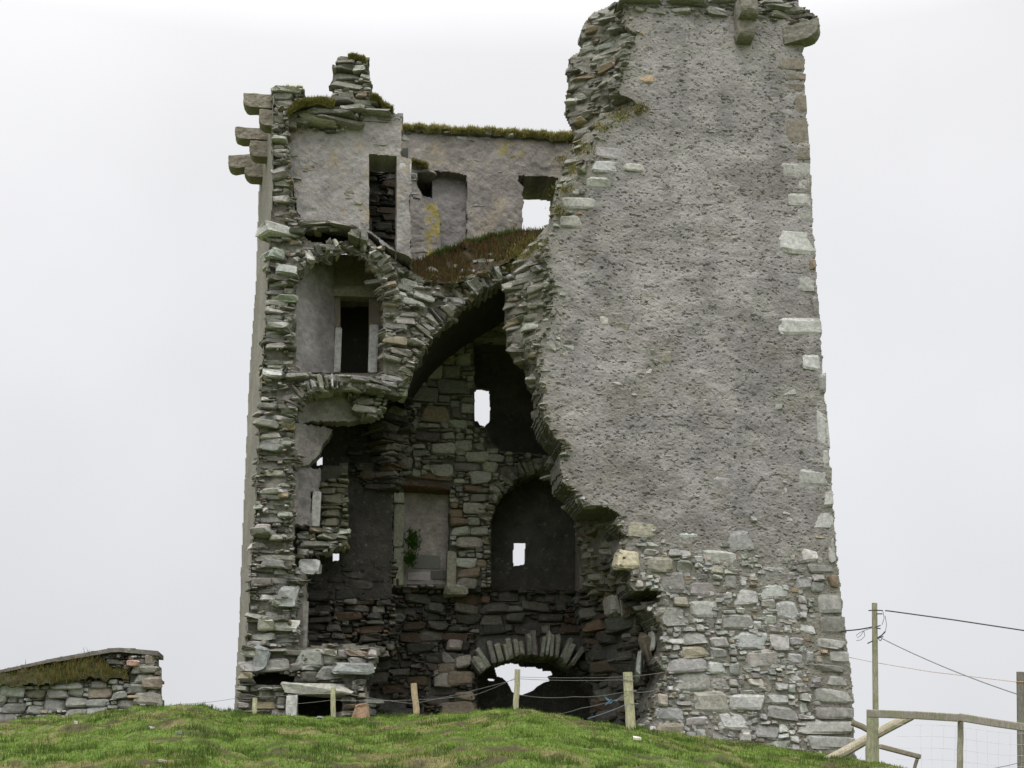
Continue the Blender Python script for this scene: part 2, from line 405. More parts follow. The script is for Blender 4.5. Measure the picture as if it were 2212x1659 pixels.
def wood_f(n, b, N, L):
    at = N('ShaderNodeAttribute', attribute_name='Col'); co = N('ShaderNodeTexCoord').outputs['Object']
    c = mixc(N, L, 1.0, at.outputs['Color'], rng_c(N, L, noise(n, N, L, co, 12, 6, .7, (4, 4, 1)), .3, .7, .6, 1.35), 'MULTIPLY')
    f1 = rng_(N, L, noise(n, N, L, co, 5, 5, .6), .5, .65, 0, .55)
    c = mixc(N, L, f1, c, (.17, .19, .09)); L(c, b.inputs['Base Color'])
    bp = N('ShaderNodeBump', Strength=.5, Distance=.01); L(noise(n, N, L, co, 25, 5, .7, (5, 5, .6)), bp.inputs['Height']); L(bp.outputs[0], b.inputs['Normal'])
M_WOOD = material('weathered_timber', wood_f)
def wire_f(n, b, N, L):
    at = N('ShaderNodeAttribute', attribute_name='Col'); L(at.outputs['Color'], b.inputs['Base Color']); b.inputs['Roughness'].default_value = .55; b.inputs['Metallic'].default_value = .2
M_WIRE = material('wire', wire_f)
GRASS_PAL = [(.115, .20, .028, 5), (.15, .235, .036, 3), (.18, .21, .05, 1.6), (.08, .14, .02, 2), (.22, .19, .085, .6)]
TOPGRASS = [(.23, .235, .07, 3), (.32, .29, .11, 3), (.16, .17, .045, 2), (.36, .30, .14, 1.5)]
FERN = [(.05, .075, .018, 1.6), (.085, .052, .022, 3.5), (.13, .075, .028, 2.4), (.035, .034, .014, 2), (.09, .10, .03, .5)]

# ------------------------------------------------------------ ground
CREST = np.array([(-3000, 1575), (-900, 1572), (-300, 1562), (0, 1553), (140, 1542), (283, 1525), (357, 1520), (419, 1520), (493, 1537), (560, 1543), (620, 1545), (720, 1547), (800, 1547), (900, 1541), (1000, 1535), (1080, 1530), (1140, 1529), (1200, 1537), (1270, 1552), (1350, 1566), (1500, 1585), (1650, 1603), (1800, 1630), (1900, 1643), (1960, 1659), (2212, 1745), (2500, 1800), (4500, 1830)], float)
DCT = np.array([(-3000, 19), (0, 20), (500, 20.5), (900, 20.5), (1130, 20), (1350, 19.0), (1600, 21), (1850, 20.5), (1960, 18.5), (2212, 18), (5000, 18)], float)
cT, sT = math.cos(PITCH), math.sin(PITCH); cY, sY = math.cos(YAW), math.sin(YAW)
def ground(x, y, rough=True):
    x = np.asarray(x, float); y = np.asarray(y, float); dx = x-CAM[0]; dy = y-CAM[1]
    fw = dx*sY+dy*cY; rt = dx*cY-dy*sY; r = np.hypot(fw, rt)
    ang = np.clip(np.arctan2(rt, fw), -.95, .95)
    u = 1106+FPX*np.tan(ang)/cT
    v = np.interp(u, CREST[:, 0], CREST[:, 1]); b = -(v-829.5)/FPX
    T = (sT+b*cT)/(cT-b*sT)
    dc = np.interp(u, DCT[:, 0], DCT[:, 1]); zc = EYE+dc*T-.03; dc = dc/np.cos(ang)
    s = r/dc; front = zc*(1.1*s-.1*s*s)
    e = np.maximum(r-dc, 0)
    back = zc-.03*e-.012*np.maximum(e-8, 0)**1.6
    back = np.maximum(back, -28)
    z = np.where(s < 1, front, back)
    if rough:
        p = np.stack([x, y, 0*x], -1); amp = ss(400, 40, r)
        z = z+amp*((fbm(p, 1.1, 3, 50)-.5)*.12*ss(0, 3, np.abs(r-dc)+.8)+(fbm(p, 4.2, 3, 60)-.5)*.13)
    return z
def gmask(x, y):
    p = np.stack([x, y, 0*x], -1)
    return fbm(p, .9, 4, 80), fbm(p, 3.6, 4, 90)
ph = np.concatenate([np.linspace(-math.pi, -.45, 40)[:-1], np.arange(-.45, .45, .003), np.linspace(.45, math.pi, 40)])
rr_ = np.concatenate([np.geomspace(.5, 10.5, 30)[:-1], np.arange(10.5, 24, .05), np.geomspace(24, 60, 40)[1:], np.geomspace(60, 5000, 40)[1:]])
PH, RR = np.meshgrid(ph, rr_)
GX = CAM[0]+RR*np.sin(PH+YAW); GY = CAM[1]+RR*np.cos(PH+YAW); GZ = ground(GX, GY)
def ground_col(x, y):
    a, b = gmask(x, y); n = fbm(np.stack([x, y, 0*x], -1), 3.6, 4, 95)
    c = np.array([.095, .145, .026])[None]*np.ones((len(x), 1))
    t = ss(.5, .68, b*.6+a*.4)[:, None]; c = c*(1-t)+np.array([.14, .125, .05])*t
    t = ss(.58, .68, n)[:, None]*.8; c = c*(1-t)+np.array([.045, .035, .018])*t
    return c
gm = MB(); I = np.arange(PH.size).reshape(PH.shape)
gm.add(np.stack([GX, GY, GZ], -1).reshape(-1, 3), np.stack([I[:-1, :-1].ravel(), I[:-1, 1:].ravel(), I[1:, 1:].ravel(), I[1:, :-1].ravel()], 1), ground_col(GX.ravel(), GY.ravel()))
go = gm.build('ground', M_SOIL, None, True); go['kind'] = 'structure'
# short grazed turf on the visible slope
rs = np.random.RandomState(5)
N_ = 420000
pa = rs.uniform(-.43, .43, N_); pr = 10.8+(23.5-10.8)*rs.rand(N_)**.8
bx_ = CAM[0]+pr*np.sin(pa+YAW); by_ = CAM[1]+pr*np.cos(pa+YAW)
ma, mb_ = gmask(bx_, by_)
dk_ = fbm(np.stack([bx_, by_, 0*bx_], -1), 3.6, 4, 95)
keep = (rs.rand(N_) > .75*ss(.57, .66, dk_)) & (rs.rand(N_) < .25+1.3*ss(.66, .42, mb_)) & ~((by_ > -.1) & (bx_ > -5.2) & (bx_ < 6.3))
bx_, by_, mb_, ma = bx_[keep], by_[keep], mb_[keep], ma[keep]
BP = np.stack([bx_, by_, ground(bx_, by_)-.006], 1)
gb = MB(); dry = (rs.rand(len(BP)) < ss(.5, .66, mb_*.6+ma*.4)*.75); tus = (~dry) & (fbm(BP, (2.3, 2.3, 0), 3, 70) > .6)
blades(gb, BP[~dry & ~tus], (.018, .042), (.007, .013), 1, GRASS_PAL, .85)
blades(gb, BP[tus], (.035, .08), (.007, .012), 2, [(.075, .13, .02, 3), (.05, .08, .016, 2), (.12, .13, .035, 1)], .8)
blades(gb, BP[dry], (.02, .05), (.006, .011), 3, [(.22, .18, .08, 3), (.15, .115, .045, 2), (.13, .15, .035, 2)], .85)
g = gb.build('grass', M_GRASS); g['kind'] = 'stuff'; g['label'] = 'short green grazed grass with brown tufts on the hill below the ruin'; g['category'] = 'grass'
# ------------------------------------------------------------ the ruined tower
tower = thing('ruined_tower', 'tall roofless grey stone tower, its front half collapsed so that arches and chambers lie open', 'tower', tuple(W(1180, 1600, 0)))
def prism(mb, pts, vec, col):
    pts = np.array(pts, float); n = len(pts); q = pts+np.array(vec); c1, c2 = pts.mean(0), q.mean(0)
    V = np.vstack([pts, q, c1, c2]); F = [(i, (i+1) % n, n+(i+1) % n, n+i) for i in range(n)]
    T = [((i+1) % n, i, 2*n) for i in range(n)]+[(n+i, n+(i+1) % n, 2*n+1) for i in range(n)]
    mb.add(V, F, col); mb.f3.append(np.array(T)+mb.n-len(V)); mb.m3.append(np.zeros(len(T), int))
def uvn(u, v, sc, o=4, s=0): return fbm(np.stack([u/sc, v/sc, 0*u], -1), 1, o, s)
DK = (.10, .098, .088)
MIXED = np.concatenate([SLAB, ROUND[:40]])
# ---- front wall
F_EDGE = [(1352, 12), (1354, 56), (1379, 73), (1367, 95), (1354, 118), (1345, 158), (1329, 192), (1362, 214), (1379, 225), (1367, 248), (1314, 271), (1286, 290), (1283, 324), (1269, 355), (1244, 383), (1216, 406), (1204, 439), (1192, 480), (1186, 500), (1172, 520), (1178, 560), (1190, 600), (1196, 650), (1186, 700), (1166, 738), (1160, 770), (1168, 810), (1174, 850), (1170, 880), (1180, 915), (1200, 940), (1222, 964), (1210, 995), (1216, 1040), (1240, 1055), (1250, 1075), (1262, 1093), (1312, 1093), (1338, 1112), (1330, 1130), (1354, 1159), (1338, 1188), (1341, 1222), (1365, 1235), (1360, 1262), (1372, 1276), (1405, 1270), (1430, 1280), (1428, 1300), (1400, 1312), (1415, 1330), (1434, 1360), (1436, 1400), (1420, 1425), (1438, 1450), (1426, 1480), (1412, 1510), (1415, 1545), (1378, 1570), (1376, 1640)]
B_EDGE = [(1323, 10), (1278, 28), (1258, 56), (1250, 79), (1261, 91), (1253, 110), (1230, 124), (1227, 152), (1230, 174), (1225, 208), (1222, 234), (1236, 262), (1247, 287), (1234, 320), (1214, 360), (1204, 400), (1194, 440), (1186, 480), (1160, 512), (1115, 555), (1094, 600), (1092, 680), (1096, 740), (1112, 775), (1135, 792), (1140, 830), (1170, 862), (1172, 905), (1196, 955), (1204, 1000), (1212, 1040), (1245, 1090), (1252, 1180), (1262, 1270), (1300, 1300), (1340, 1330), (1372, 1380), (1378, 1410), (1385, 1440), (1368, 1480), (1352, 1530), (1345, 1640)]
R_EDGE = [(1850, 1660), (1843, 1500), (1820, 1320), (1805, 1160), (1785, 900), (1757, 500), (1735, 100), (1731, 40), (1722, 4), (1340, 4)]
uF, uB, uR = polyx(F_EDGE), polyx(B_EDGE), polyx(R_EDGE[:-2])
front_poly = F_EDGE+R_EDGE
def bare(u, v):
    """0 where the harling is whole, 1 where the field stones lie bare"""
    n = (uvn(u, v, 70, 4, 31)-.5)*1.5
    b = ss(1075, 1290, v+n*190)
    e = np.maximum(1-(u-uF(v))/75, 0)*ss(300, 360, v)*ss(520, 470, v)*2.1
    e2 = np.maximum(1-(u-uF(v))/(30+35*uvn(u, v, 40, 3, 38)), 0)*.8
    e3 = ss(.60, .70, uvn(u, v, 95, 3, 40))*.55*ss(440, 560, v)
    return np.clip(np.maximum(np.maximum(np.maximum(b, e+n*.35*(e > .05)), e2), e3), 0, 1)
def harl_disp(P, u, v):
    b = bare(u, v); q = P*[1, 1, 1.5]
    d = (fbm(q, 1.7, 3, 1)-.5)*.06+(fbm(q, 9, 3, 2, .5)-.5)*.014*(1-.5*b)+(fbm(P*[1, 1, 1.25], 24, 3, 3, .6)-.5)*.022
    d -= .05*ss(.72, .79, fbm(P*[1, 1, 2], 8, 3, 4))*(1-b)*.5+.02*ss(.72, .79, fbm(P*[1, 1, 1.8], 17, 2, 6))
    return d-b*.012
def harl_col(P, u, v):
    q = P*[1, 1, 1.7]; b = bare(u, v)[:, None]; a = fbm(q, 1.1, 5, 11, .6)[:, None]; f = fbm(q, 7, 5, 12, .7)[:, None]; g_ = fbm(P*[1.6, 1, .5], 1.6, 5, 14, .6)[:, None]
    c = np.array([.248, .234, .229])*(.62+.76*a)*(.72+.56*f)
    t = ss(.47, .68, g_); c = c*(1-.2*t)
    t = ss(.5, .7, fbm(P, .8, 4, 39))[:, None]; c = c*(1-t*.12*np.array([.8, .95, 1.1]))
    t = ss(.56, .72, fbm(q, 2.4, 5, 13, .65))[:, None]; c = c*(1-t*.4)+np.array([.35, .34, .315])*t*.4
    return c*(1-b)+np.array([.19, .18, .155])*(.55+.9*f)*b
m = MB()
grid(m, jag(front_poly, 8, 3, 1), [], const(0), 2, harl_disp, harl_col, skirt=.12)
grid(m, F_EDGE+[(p[0]-14, p[1]) for p in R_EDGE], [], const(.1), 3, None, (.13, .125, .11), skirt=1.25)
m.build('front_wall', M_HARL, tower)
QU = [(121, 152, 1683, 0), (155, 175, 1698, 0), (177, 199, 1686, 0), (203, 248, 1717, 0), (251, 312, 1692, 0), (313, 346, 1720, 0), (349, 385, 1683, 1), (386, 414, 1720, 1), (416, 446, 1700, 1), (449, 481, 1722, 1), (484, 551, 1665, 2), (555, 584, 1745, 3), (587, 633, 1709, 1), (635, 683, 1753, 4), (685, 724, 1676, 2), (726, 758, 1764, 3), (762, 802, 1731, 2), (806, 849, 1769, 1), (852, 883, 1748, 4), (888, 967, 1762, 2), (969, 1010, 1776, 1), (1013, 1053, 1720, 2), (1057, 1100, 1774, 1), (1104, 1146, 1717, 2), (1151, 1214, 1788, 1), (1218, 1238, 1742, 4), (1241, 1278, 1788, 3), (1281, 1325, 1763, 1), (1330, 1371, 1767, 4), (1374, 1403, 1755, 1), (1406, 1433, 1790, 1), (1436, 1455, 1750, 4), (1459, 1485, 1786, 1), (1488, 1522, 1755, 1), (1526, 1554, 1762, 4), (1556, 1586, 1722, 1), (1589, 1620, 1742, 2), (1622, 1650, 1780, 4)]
QC = [(.18, .16, .13), (.31, .305, .287), (.385, .382, .37), (.20, .155, .11), (.21, .203, .188)]
big = [(1579, 1657, 1502, 1535, (.43, .425, .415)), (1553, 1622, 1539, 1580, (.43, .425, .415)), (1415, 1473, 1527, 1560, (.30, .30, .30)), (1498, 1572, 1493, 1537, (.33, .32, .28)), (1335, 1390, 1184, 1229, (.46, .41, .30)), (1701, 1744, 1443, 1476, (.42, .42, .42)), (1721, 1766, 1337, 1370, (.46, .46, .45)), (1676, 1726, 1296, 1341, (.36, .36, .35)), (1440, 1476, 1377, 1391, (.43, .425, .415)), (1580, 1640, 1272, 1308, (.42, .42, .41)), (1640, 1715, 1262, 1296, (.38, .39, .37)), (1610, 1655, 1467, 1483, (.45, .42, .37)), (1230, 1300, 1040, 1056, (.33, .22, .14)), (1352, 1412, 150, 178, (.36, .27, .18)), (1260, 1325, 380, 408, (.38, .38, .36)), (1280, 1335, 345, 378, (.38, .385, .38)), (1340, 1400, 352, 372, (.36, .35, .32)), (1660, 1700, 1500, 1520, (.40, .40, .39)), (1490, 1560, 1300, 1335, (.40, .40, .38)), (1520, 1600, 1190, 1225, (.40, .395, .37))]
rq = np.random.RandomState(8); QSTONE = np.concatenate([unit_lib(30, 8, .05, .16, 12), ROUND[:14]])
for v0, v1, ul, k in QU:
    m = MB(); ur = float(uR((v0+v1)/2))+rq.uniform(0, 5); S = np.array([[(ul+ur)/2, (v0+v1)/2, ur-ul, v1-v0]])
    c = np.array([QC[k]])*rq.uniform(.88, 1.12)
    place(m, S, const(0), PAL_FRONT, int(v0), 1.5, (.24, .3), (.003, .012) if v0 < 480 else (.012, .032) if v0 < 1100 else (.015, .04), .012 if v0 < 480 else .035, SQUARE if v0 < 480 else ROUND if v0 == 484 else QSTONE, c, 1.03)
    m.build('quoin', M_ASHLAR, tower)
av = [(ul-3, 1900, v0-1, v1+1) for v0, v1, ul, k in QU]+[b[:4] for b in big]
m = MB()
S = pack([jag(front_poly, 14, 5, 4)], (20, 80), (13, 44), 21, 2, av, .02)
b = bare(S[:, 0], S[:, 1]); S = S[(S[:, 2] > 13) & (S[:, 3] > 8)]; b = bare(S[:, 0], S[:, 1]); nz = np.random.RandomState(3).rand(len(S))
pr_ = -.075+.095*b+.04*nz; k = (pr_ > -.018) & ((b > .12) | (nz > .985))
rs = np.random.RandomState(4)
S = S[k]; pr_ = pr_[k]
for lo in np.arange(-.02, .09, .02):
    q = (pr_ >= lo) & (pr_ < lo+.02)
    place(m, S[q], const(0), PAL_FRONT, int(900+lo*1000), 2.6, (.12, .2), (lo, lo+.025), .045, np.concatenate([ROUND, ROUND, SLAB]))
for i, (u0, u1, v0, v1, c) in enumerate(big):
    place(m, np.array([[(u0+u1)/2, (v0+v1)/2, u1-u0, v1-v0]]), const(0), PAL_FRONT, i, 1, (.15, .2), (.02, .05) if v0 > 1150 or i > 13 else (.005, .012), .03, ROUND, np.array([c]))
# small pinnings in the joints
n = 900; pu = rs.uniform(1380, 1840, n); pv = rs.uniform(1120, 1630, n); k = inside(front_poly, pu, pv) & (bare(pu, pv) > .5) & (pu < uR(pv)-75)
place(m, np.stack([pu[k], pv[k], rs.uniform(7, 20, k.sum()), rs.uniform(4, 9, k.sum())], 1), const(0), PAL_FRONT, 77, 0, (.04, .08), (.0, .022), .15, SLAB)
m.build('bare_stonework', M_FRONT, tower)
# ---- broken edge of the front wall, through its thickness
PAL_EDGE = [(.24, .235, .205, 4), (.195, .19, .165, 4), (.15, .145, .125, 2), (.29, .28, .25, 1.6), (.21, .17, .12, .8), (.37, .36, .33, .5)]
edge_poly = F_EDGE[:-1]+[(1376, 1640)]+B_EDGE[::-1]
def yE(u, v):
    a, b_ = uF(v), uB(v); w_ = np.maximum(a-b_, 6)
    return (1.35+2.2*ss(1090, 1130, v))*np.clip((a-u)/w_, 0, 1)+(uvn(u, v, 22, 3, 41)-.5)*.3*np.clip((a-u)/12, 0, 1)+.75*ss(1088, 1096, v)*ss(1126, 1116, v)*ss(1246, 1258, u)*ss(1342, 1330, u)+.6*ss(1268, 1275, v)*ss(1302, 1294, v)*ss(1345, 1358, u)
m = MB()
grid(m, [(p[0]+3, p[1]) for p in F_EDGE]+[(p[0]+2, p[1]) for p in B_EDGE[::-1]], [], lambda u, v: yE(u, v)+.06, 3, None, (.165, .157, .132), skirt=.3)
S = pack([jag([(p[0]+(6 if p[1] < 870 else 10), p[1]) for p in F_EDGE]+[(p[0]-(0 if p[1] < 850 or p[1] > 1110 else 15), p[1]) for p in B_EDGE[::-1]], 8, 5, 5)], (8, 42), (4, 13), 33, 1.5, (), .05)
lowq = (S[:, 1] > 1085) & (S[:, 1] < 1640)
place(m, S[~lowq], yE, PAL_EDGE, 34, .2, (.08, .2), (-.1, .05), .12, MIXED, over=1.16)
rq = np.random.RandomState(32); q = (rq.rand(len(S)) < .07) & ~lowq; place(m, S[q]*[1, 1, 1.3, 1.4], yE, PAL_SEC, 36, 0, (.12, .22), (.04, .14), .16, MIXED)
place(m, S[lowq], yE, [(c[0]*.62, c[1]*.6, c[2]*.56, c[3]) for c in PAL_BACK], 35, .4, (.08, .2), (-.1, .06), .12, SLAB, over=1.1)  # stones low in the breach toned down: recess shade in the colour
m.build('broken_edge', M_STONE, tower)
# ---- coping course at the head of the front wall
for i, (a, b_, c, d_) in enumerate([(1335, 1425, -6, 9), (1428, 1520, -5, 10), (1523, 1590, -4, 9), (1640, 1705, 2, 13), (1690, 1742, 18, 32), (1650, 1715, 14, 24)]):
    m = MB(); place(m, np.array([[(a+b_)/2, (c+d_)/2, b_-a, d_-c]]), const(0), PAL_SEC, 60+i, 0, (.3, .4), (.1, .16), .03, SLAB, np.array([(.25, .25, .225)]))
    m.build('coping_stone', M_STONE, tower)
m = MB(); S = pack([jag([(1345, 12), (1725, 10), (1765, 30), (1772, 60), (1735, 66), (1690, 52), (1560, 40), (1360, 26)], 9, 3, 6)], (16, 50), (6, 13), 61, 2, (), .1)
place(m, S, lambda u, v: -.12*ss(1700, 1760, u), PAL_SEC, 62, .5, (.15, .25), (.0, .09), .1, SLAB)
m.build('wall_head', M_STONE, tower)
# ---- corbels
def corbel_profile(x0, x1, z0, z1, r, sgn):
    """from root x0 out to x1; lower outer corner rounded"""
    p = [(x0, z1), (x1, z1)]
    for t in np.linspace(0, math.pi/2, 7): p.append((x1-sgn*(r-r*math.cos(t)), z0+r-r*math.sin(t)))
    p.append((x0, z0)); return p
def side_corbel(blocks, y, th, seed):
    par = None
    for i, (ul, ur, v0, v1, tilt) in enumerate(blocks):
        A, B = W(ul, v0, y), W(ur, v1, y); x1, z1, x0, z0 = A[0], A[2], B[0]+.45, B[2]
        p = corbel_profile(x0, x1, z0, z1, min(.16, (z1-z0)*.62), -1)
        pts = [(x, y-th/2, z+tilt*(x-x0)) for x, z in p]
        m = MB(); prism(m, pts, (0, th, 0), np.array([.185, .165, .135])*(1 if i else 1.12))
        o = m.build('corbel' if i == 0 else 'lower_stone', M_ASHLAR, tower)
        worn(o)
        if i == 0: par = o
        else: o.parent = par; o.matrix_parent_inverse = Matrix.Identity(4)
side_corbel([(527, 592, 209, 243, 0), (561, 592, 244, 281, 0)], .6, .34, 1)
side_corbel([(509, 572, 280, 309, .02), (541, 572, 310, 347, 0)], 1.8, .34, 2)
side_corbel([(496, 552, 329, 361, .16), (530, 566, 346, 391, 0)], 2.9, .36, 3)
def fore_corbel(blocks):
    par = None
    for i, (ul, ur, v0, v1, y1) in enumerate(blocks):
        A, B = W(ul, v0, y1), W(ur, v1, y1); z1, z0 = A[2], B[2]
        p = corbel_profile(.4, y1, z0, z1, min(.17, (z1-z0)*.7), -1)
        m = MB(); prism(m, [(A[0], yy, zz) for yy, zz in p][::-1], (B[0]-A[0], 0, 0), np.array([.19, .178, .15]))
        o = m.build('corbel' if i == 0 else 'lower_stone', M_ASHLAR, tower)
        worn(o)
        if i == 0: par = o
        else: o.parent = par; o.matrix_parent_inverse = Matrix.Identity(4)
fore_corbel([(1599, 1640, -14, 30, -.55), (1594, 1632, 34, 80, -.32)])
A, B = W(1708, 54, -.1), W(1765, 95, -.1)
p = corbel_profile(A[0]-.2, B[0], B[2], A[2], .27, 1)
ca, sa = math.cos(.45), math.sin(.45)
m = MB(); prism(m, [(A[0]+(x-A[0])*ca+.02, -.12-(x-A[0])*sa, z+.12*(x-A[0])) for x, z in p], (.36*sa, .36*ca, 0), (.175, .165, .14))
o = m.build('corbel', M_ASHLAR, tower); worn(o)
# ---- outer face of the left side wall
NEAR = [(592, 188), (590, 240), (589, 414), (579, 608), (567, 805), (553, 1080), (541, 1249), (538, 1329), (528, 1440), (516, 1540), (512, 1640)]
FAR = [(562, 330), (559, 414), (553, 608), (539, 805), (527, 1080), (520, 1249), (518, 1329), (511, 1440), (506, 1540), (502, 1640)]
uN, uA = polyx(NEAR), polyx(FAR)
def yS(u, v): return .22+3.4*np.clip((uN(v)-u)/np.maximum(uN(v)-uA(v), 8), 0, 1)
def side_col(P, u, v):
    a = fbm(P, 1.6, 5, 15, .6)[:, None]; f = fbm(P, (3, 3, 11), 5, 16, .7)[:, None]
    return np.array([.215, .20, .17])*(.6+.7*a)*(.6+.8*f)
m = MB()
sp = [(593, 195)]+NEAR[1:]+FAR[::-1]
grid(m, sp, [], yS, 2, lambda P, u, v: (fbm(P, 9, 4, 17, .65)-.5)*.05, side_col, skirt=.3)
C_ = [W(uA(v)+1, v, 3.6) for v in (385, 608, 805, 1080, 1329, 1640)]
for a, b_ in zip(C_[:-1], C_[1:]):
    m.add([a, b_, b_+[0, 2.2, 0], a+[0, 2.2, 0]], [(0, 1, 2, 3)], (.2, .19, .16)); m.add([a+[0, 2.2, 0], b_+[0, 2.2, 0], b_+[.55, 2.2, 0], a+[.55, 2.2, 0]], [(0, 1, 2, 3)], (.2, .19, .16))
T0 = W(600, 250, .6); T1 = C_[0]
m.add([T0, T1, T1+[0, 2.2, 0], T1+[2.2, 2.2, 0], T0+[2.2, 0, 0]], [(0, 1, 2, 3)], DK); m.add([T0, T1+[2.2, 2.2, 0], T0+[2.2, 0, 0]], np.array([(0, 1, 2)]), DK)
m.build('side_wall', M_HARL, tower)
# ---- the right side wall behind the standing front
m = MB(); vs_ = [0, 100, 500, 900, 1160, 1320, 1500, 1650]
Pq = [W(float(uR(max(v, 5)))-6, v, .25) for v in vs_]
for a, b_ in zip(Pq[:-1], Pq[1:]):
    i_ = np.array([-1.4, 0, 0]); k_ = np.array([0, 5.6, 0])
    m.add([a, a+k_, b_+k_, b_], [(0, 1, 2, 3)], (.26, .25, .23)); m.add([a+i_, b_+i_, b_+i_+k_, a+i_+k_], [(0, 1, 2, 3)], (.2, .19, .17)); m.add([a+k_, a+i_+k_, b_+i_+k_, b_+k_], [(0, 1, 2, 3)], (.26, .25, .23))
a = Pq[0]; m.add([a, a+[-1.4, 0, 0], a+[-1.4, 5.6, 0], a+[0, 5.6, 0]], [(0, 1, 2, 3)], DK)
m.build('side_wall', M_HARL, tower)
# ---- left section: the wall cut open, with its chambers
INTRA = [(880, 852), (885, 815), (898, 785), (915, 757), (935, 728), (960, 700), (1000, 663), (1040, 634), (1096, 600)]
L_POLY = [(592, 236)]+NEAR[1:]+[(560, 1640), (800, 1640), (800, 1520), (788, 1475), (812, 1440), (822, 1402), (760, 1393), (722, 1390), (650, 1402), (642, 1380), (638, 1250), (633, 1180), (638, 1100), (633, 1000), (636, 930), (640, 890), (650, 868), (672, 852), (705, 842), (762, 836), (826, 848), (850, 858)]+INTRA+[(1100, 568), (1080, 572), (1040, 590), (1000, 606), (950, 616), (915, 602), (880, 582), (852, 560), (822, 540), (795, 512), (760, 497), (715, 490), (655, 482), (636, 455), (630, 400), (622, 330), (620, 240)]
C1 = [(640, 802), (640, 625), (650, 600), (670, 576), (705, 556), (752, 544), (785, 555), (808, 582), (822, 612), (827, 645), (827, 812), (720, 812)]
OPEN = [(643, 1500), (738, 1500), (742, 1580), (643, 1580)]
HOLLOW = [(545, 1462), (575, 1450), (612, 1455), (640, 1462), (655, 1478), (600, 1482), (550, 1480)]
def yL(u, v):
    return .25+1.0*ss(690, 1010, u)*ss(1000, 850, v)+.45*ss(1080, 1000, v)*ss(860, 830, v)*ss(650, 820, u)*0+(uvn(u, v, 38, 3, 43)-.5)*.3*ss(0, 25, u-uN(v))
CAVE = [(652, 492), (720, 499), (757, 504), (768, 518), (735, 524), (700, 527), (668, 521), (655, 508)]
m = MB()
grid(m, L_POLY, [C1, OPEN, HOLLOW, CAVE], lambda u, v: yL(u, v)+.085, 4, None, (.15, .143, .12), skirt=lambda u, v: np.zeros_like(u)+3.1)
ring = [(c[0], c[1]) for c in C1]
def voussoirs(mb, path, rad_len, thick, y, seed, pal, depth=.3, out=(.02, .1), step_jit=.3, inset=0, lib=None):
    rr = np.random.RandomState(seed); path = np.array(path, float); seg = np.hypot(*np.diff(path, axis=0).T); cum = np.concatenate([[0], np.cumsum(seg)])
    s_ = thick/2; P = []; half = []; rot = []; sz = []
    while s_ < cum[-1]:
        t = thick*(1+(rr.rand()-.5)*2*step_jit); u = np.interp(s_, cum, path[:, 0]); v = np.interp(s_, cum, path[:, 1])
        i = min(max(np.searchsorted(cum, s_)-1, 0), len(seg)-1); d = path[i+1]-path[i]; d /= np.hypot(*d); nrm = np.array([d[1], -d[0]])
        rl = rad_len*(1+(rr.rand()-.5)*.5); u += nrm[0]*(rl/2-inset); v += nrm[1]*(rl/2-inset)
        yy = y(np.array(u), np.array(v)) if callable(y) else y
        p = W(u, v, yy); k = float(pxs(p)); P.append(p+[0, depth-rr.uniform(*out), 0]); half.append((t*k/2*.95, depth, rl*k/2)); ang = math.atan2(nrm[0], -nrm[1])
        rot.append((rr.uniform(-.05, .05), ang+rr.uniform(-.07, .07), rr.uniform(-.06, .06))); s_ += t
    rot = np.array(rot); stones(mb, np.array(P), np.array(half), euler(rot[:, 0], rot[:, 1], rot[:, 2]), pick(len(P), pal, seed+3), SLAB if lib is None else lib, seed)
S = pack([jag(L_POLY[:11]+[(560, 1640), (800, 1640), (800, 1520), (788, 1475), (812, 1440), (822, 1402)]+L_POLY[17:], 9, 4, 7), jag([(x+(-5 if x < 700 else 5 if x > 800 else 0), y-(6 if y < 640 else 0)) for x, y in C1], 9, 3, 8), OPEN, HOLLOW, CAVE], (8, 44), (3, 13), 44, 1.5, [(520, 830, 1395, 1700), (655, 765, 492, 526)], .07)
place(m, S, yL, PAL_SEC, 45, .2, (.08, .2), (-.12, .06), .1, MIXED, over=1.18)
rq = np.random.RandomState(31); q = rq.rand(len(S)) < .07; place(m, S[q]*[1, 1, 1.3, 1.3], yL, PAL_SEC, 48, 0, (.12, .25), (.05, .17), .14, MIXED)
S = pack([[(518, 1392), (650, 1402), (822, 1400), (812, 1440), (788, 1478), (800, 1640), (512, 1640)], OPEN, HOLLOW], (30, 105), (12, 36), 46, 2, [(620, 758, 1474, 1502), (616, 644, 1500, 1600)], .04)
place(m, S, yL, PAL_SEC, 47, 1.5, (.15, .3), (-.03, .12), .06, np.concatenate([SLAB, ROUND]), over=1.04)
# pale flat stones picked out of the broken wall
for i, (a, b_, c, d_, cc) in enumerate([(575, 640, 488, 512, (.42, .42, .40)), (560, 600, 1340, 1362, (.45, .43, .38)), (592, 640, 1340, 1363, (.46, .46, .43)), (600, 640, 1270, 1310, (.30, .31, .30)), (570, 612, 800, 818, (.44, .44, .42)), (595, 640, 640, 655, (.30, .33, .28)), (580, 625, 700, 712, (.36, .36, .34)), (600, 640, 575, 598, (.34, .35, .33)), (583, 620, 540, 560, (.33, .36, .32)), (545, 580, 1400, 1450, (.26, .27, .27)), (715, 800, 1432, 1455, (.24, .25, .24)), (640, 705, 1405, 1445, (.22, .23, .20))]):
    place(m, np.array([[(a+b_)/2, (c+d_)/2, b_-a, d_-c]]), yL, PAL_SEC, 300+i, 0, (.2, .25), (.1, .16), .05, SLAB, np.array([cc]))
m.build('broken_section', M_STONE, tower)
m = MB()
voussoirs(m, [(640, 640), (642, 618), (652, 596), (672, 574), (705, 554), (735, 545)], 30, 15, yL, 51, PAL_SEC, .3, (.03, .12), .3, -7)
m.build('arch_ring', M_STONE, tower); m = MB()
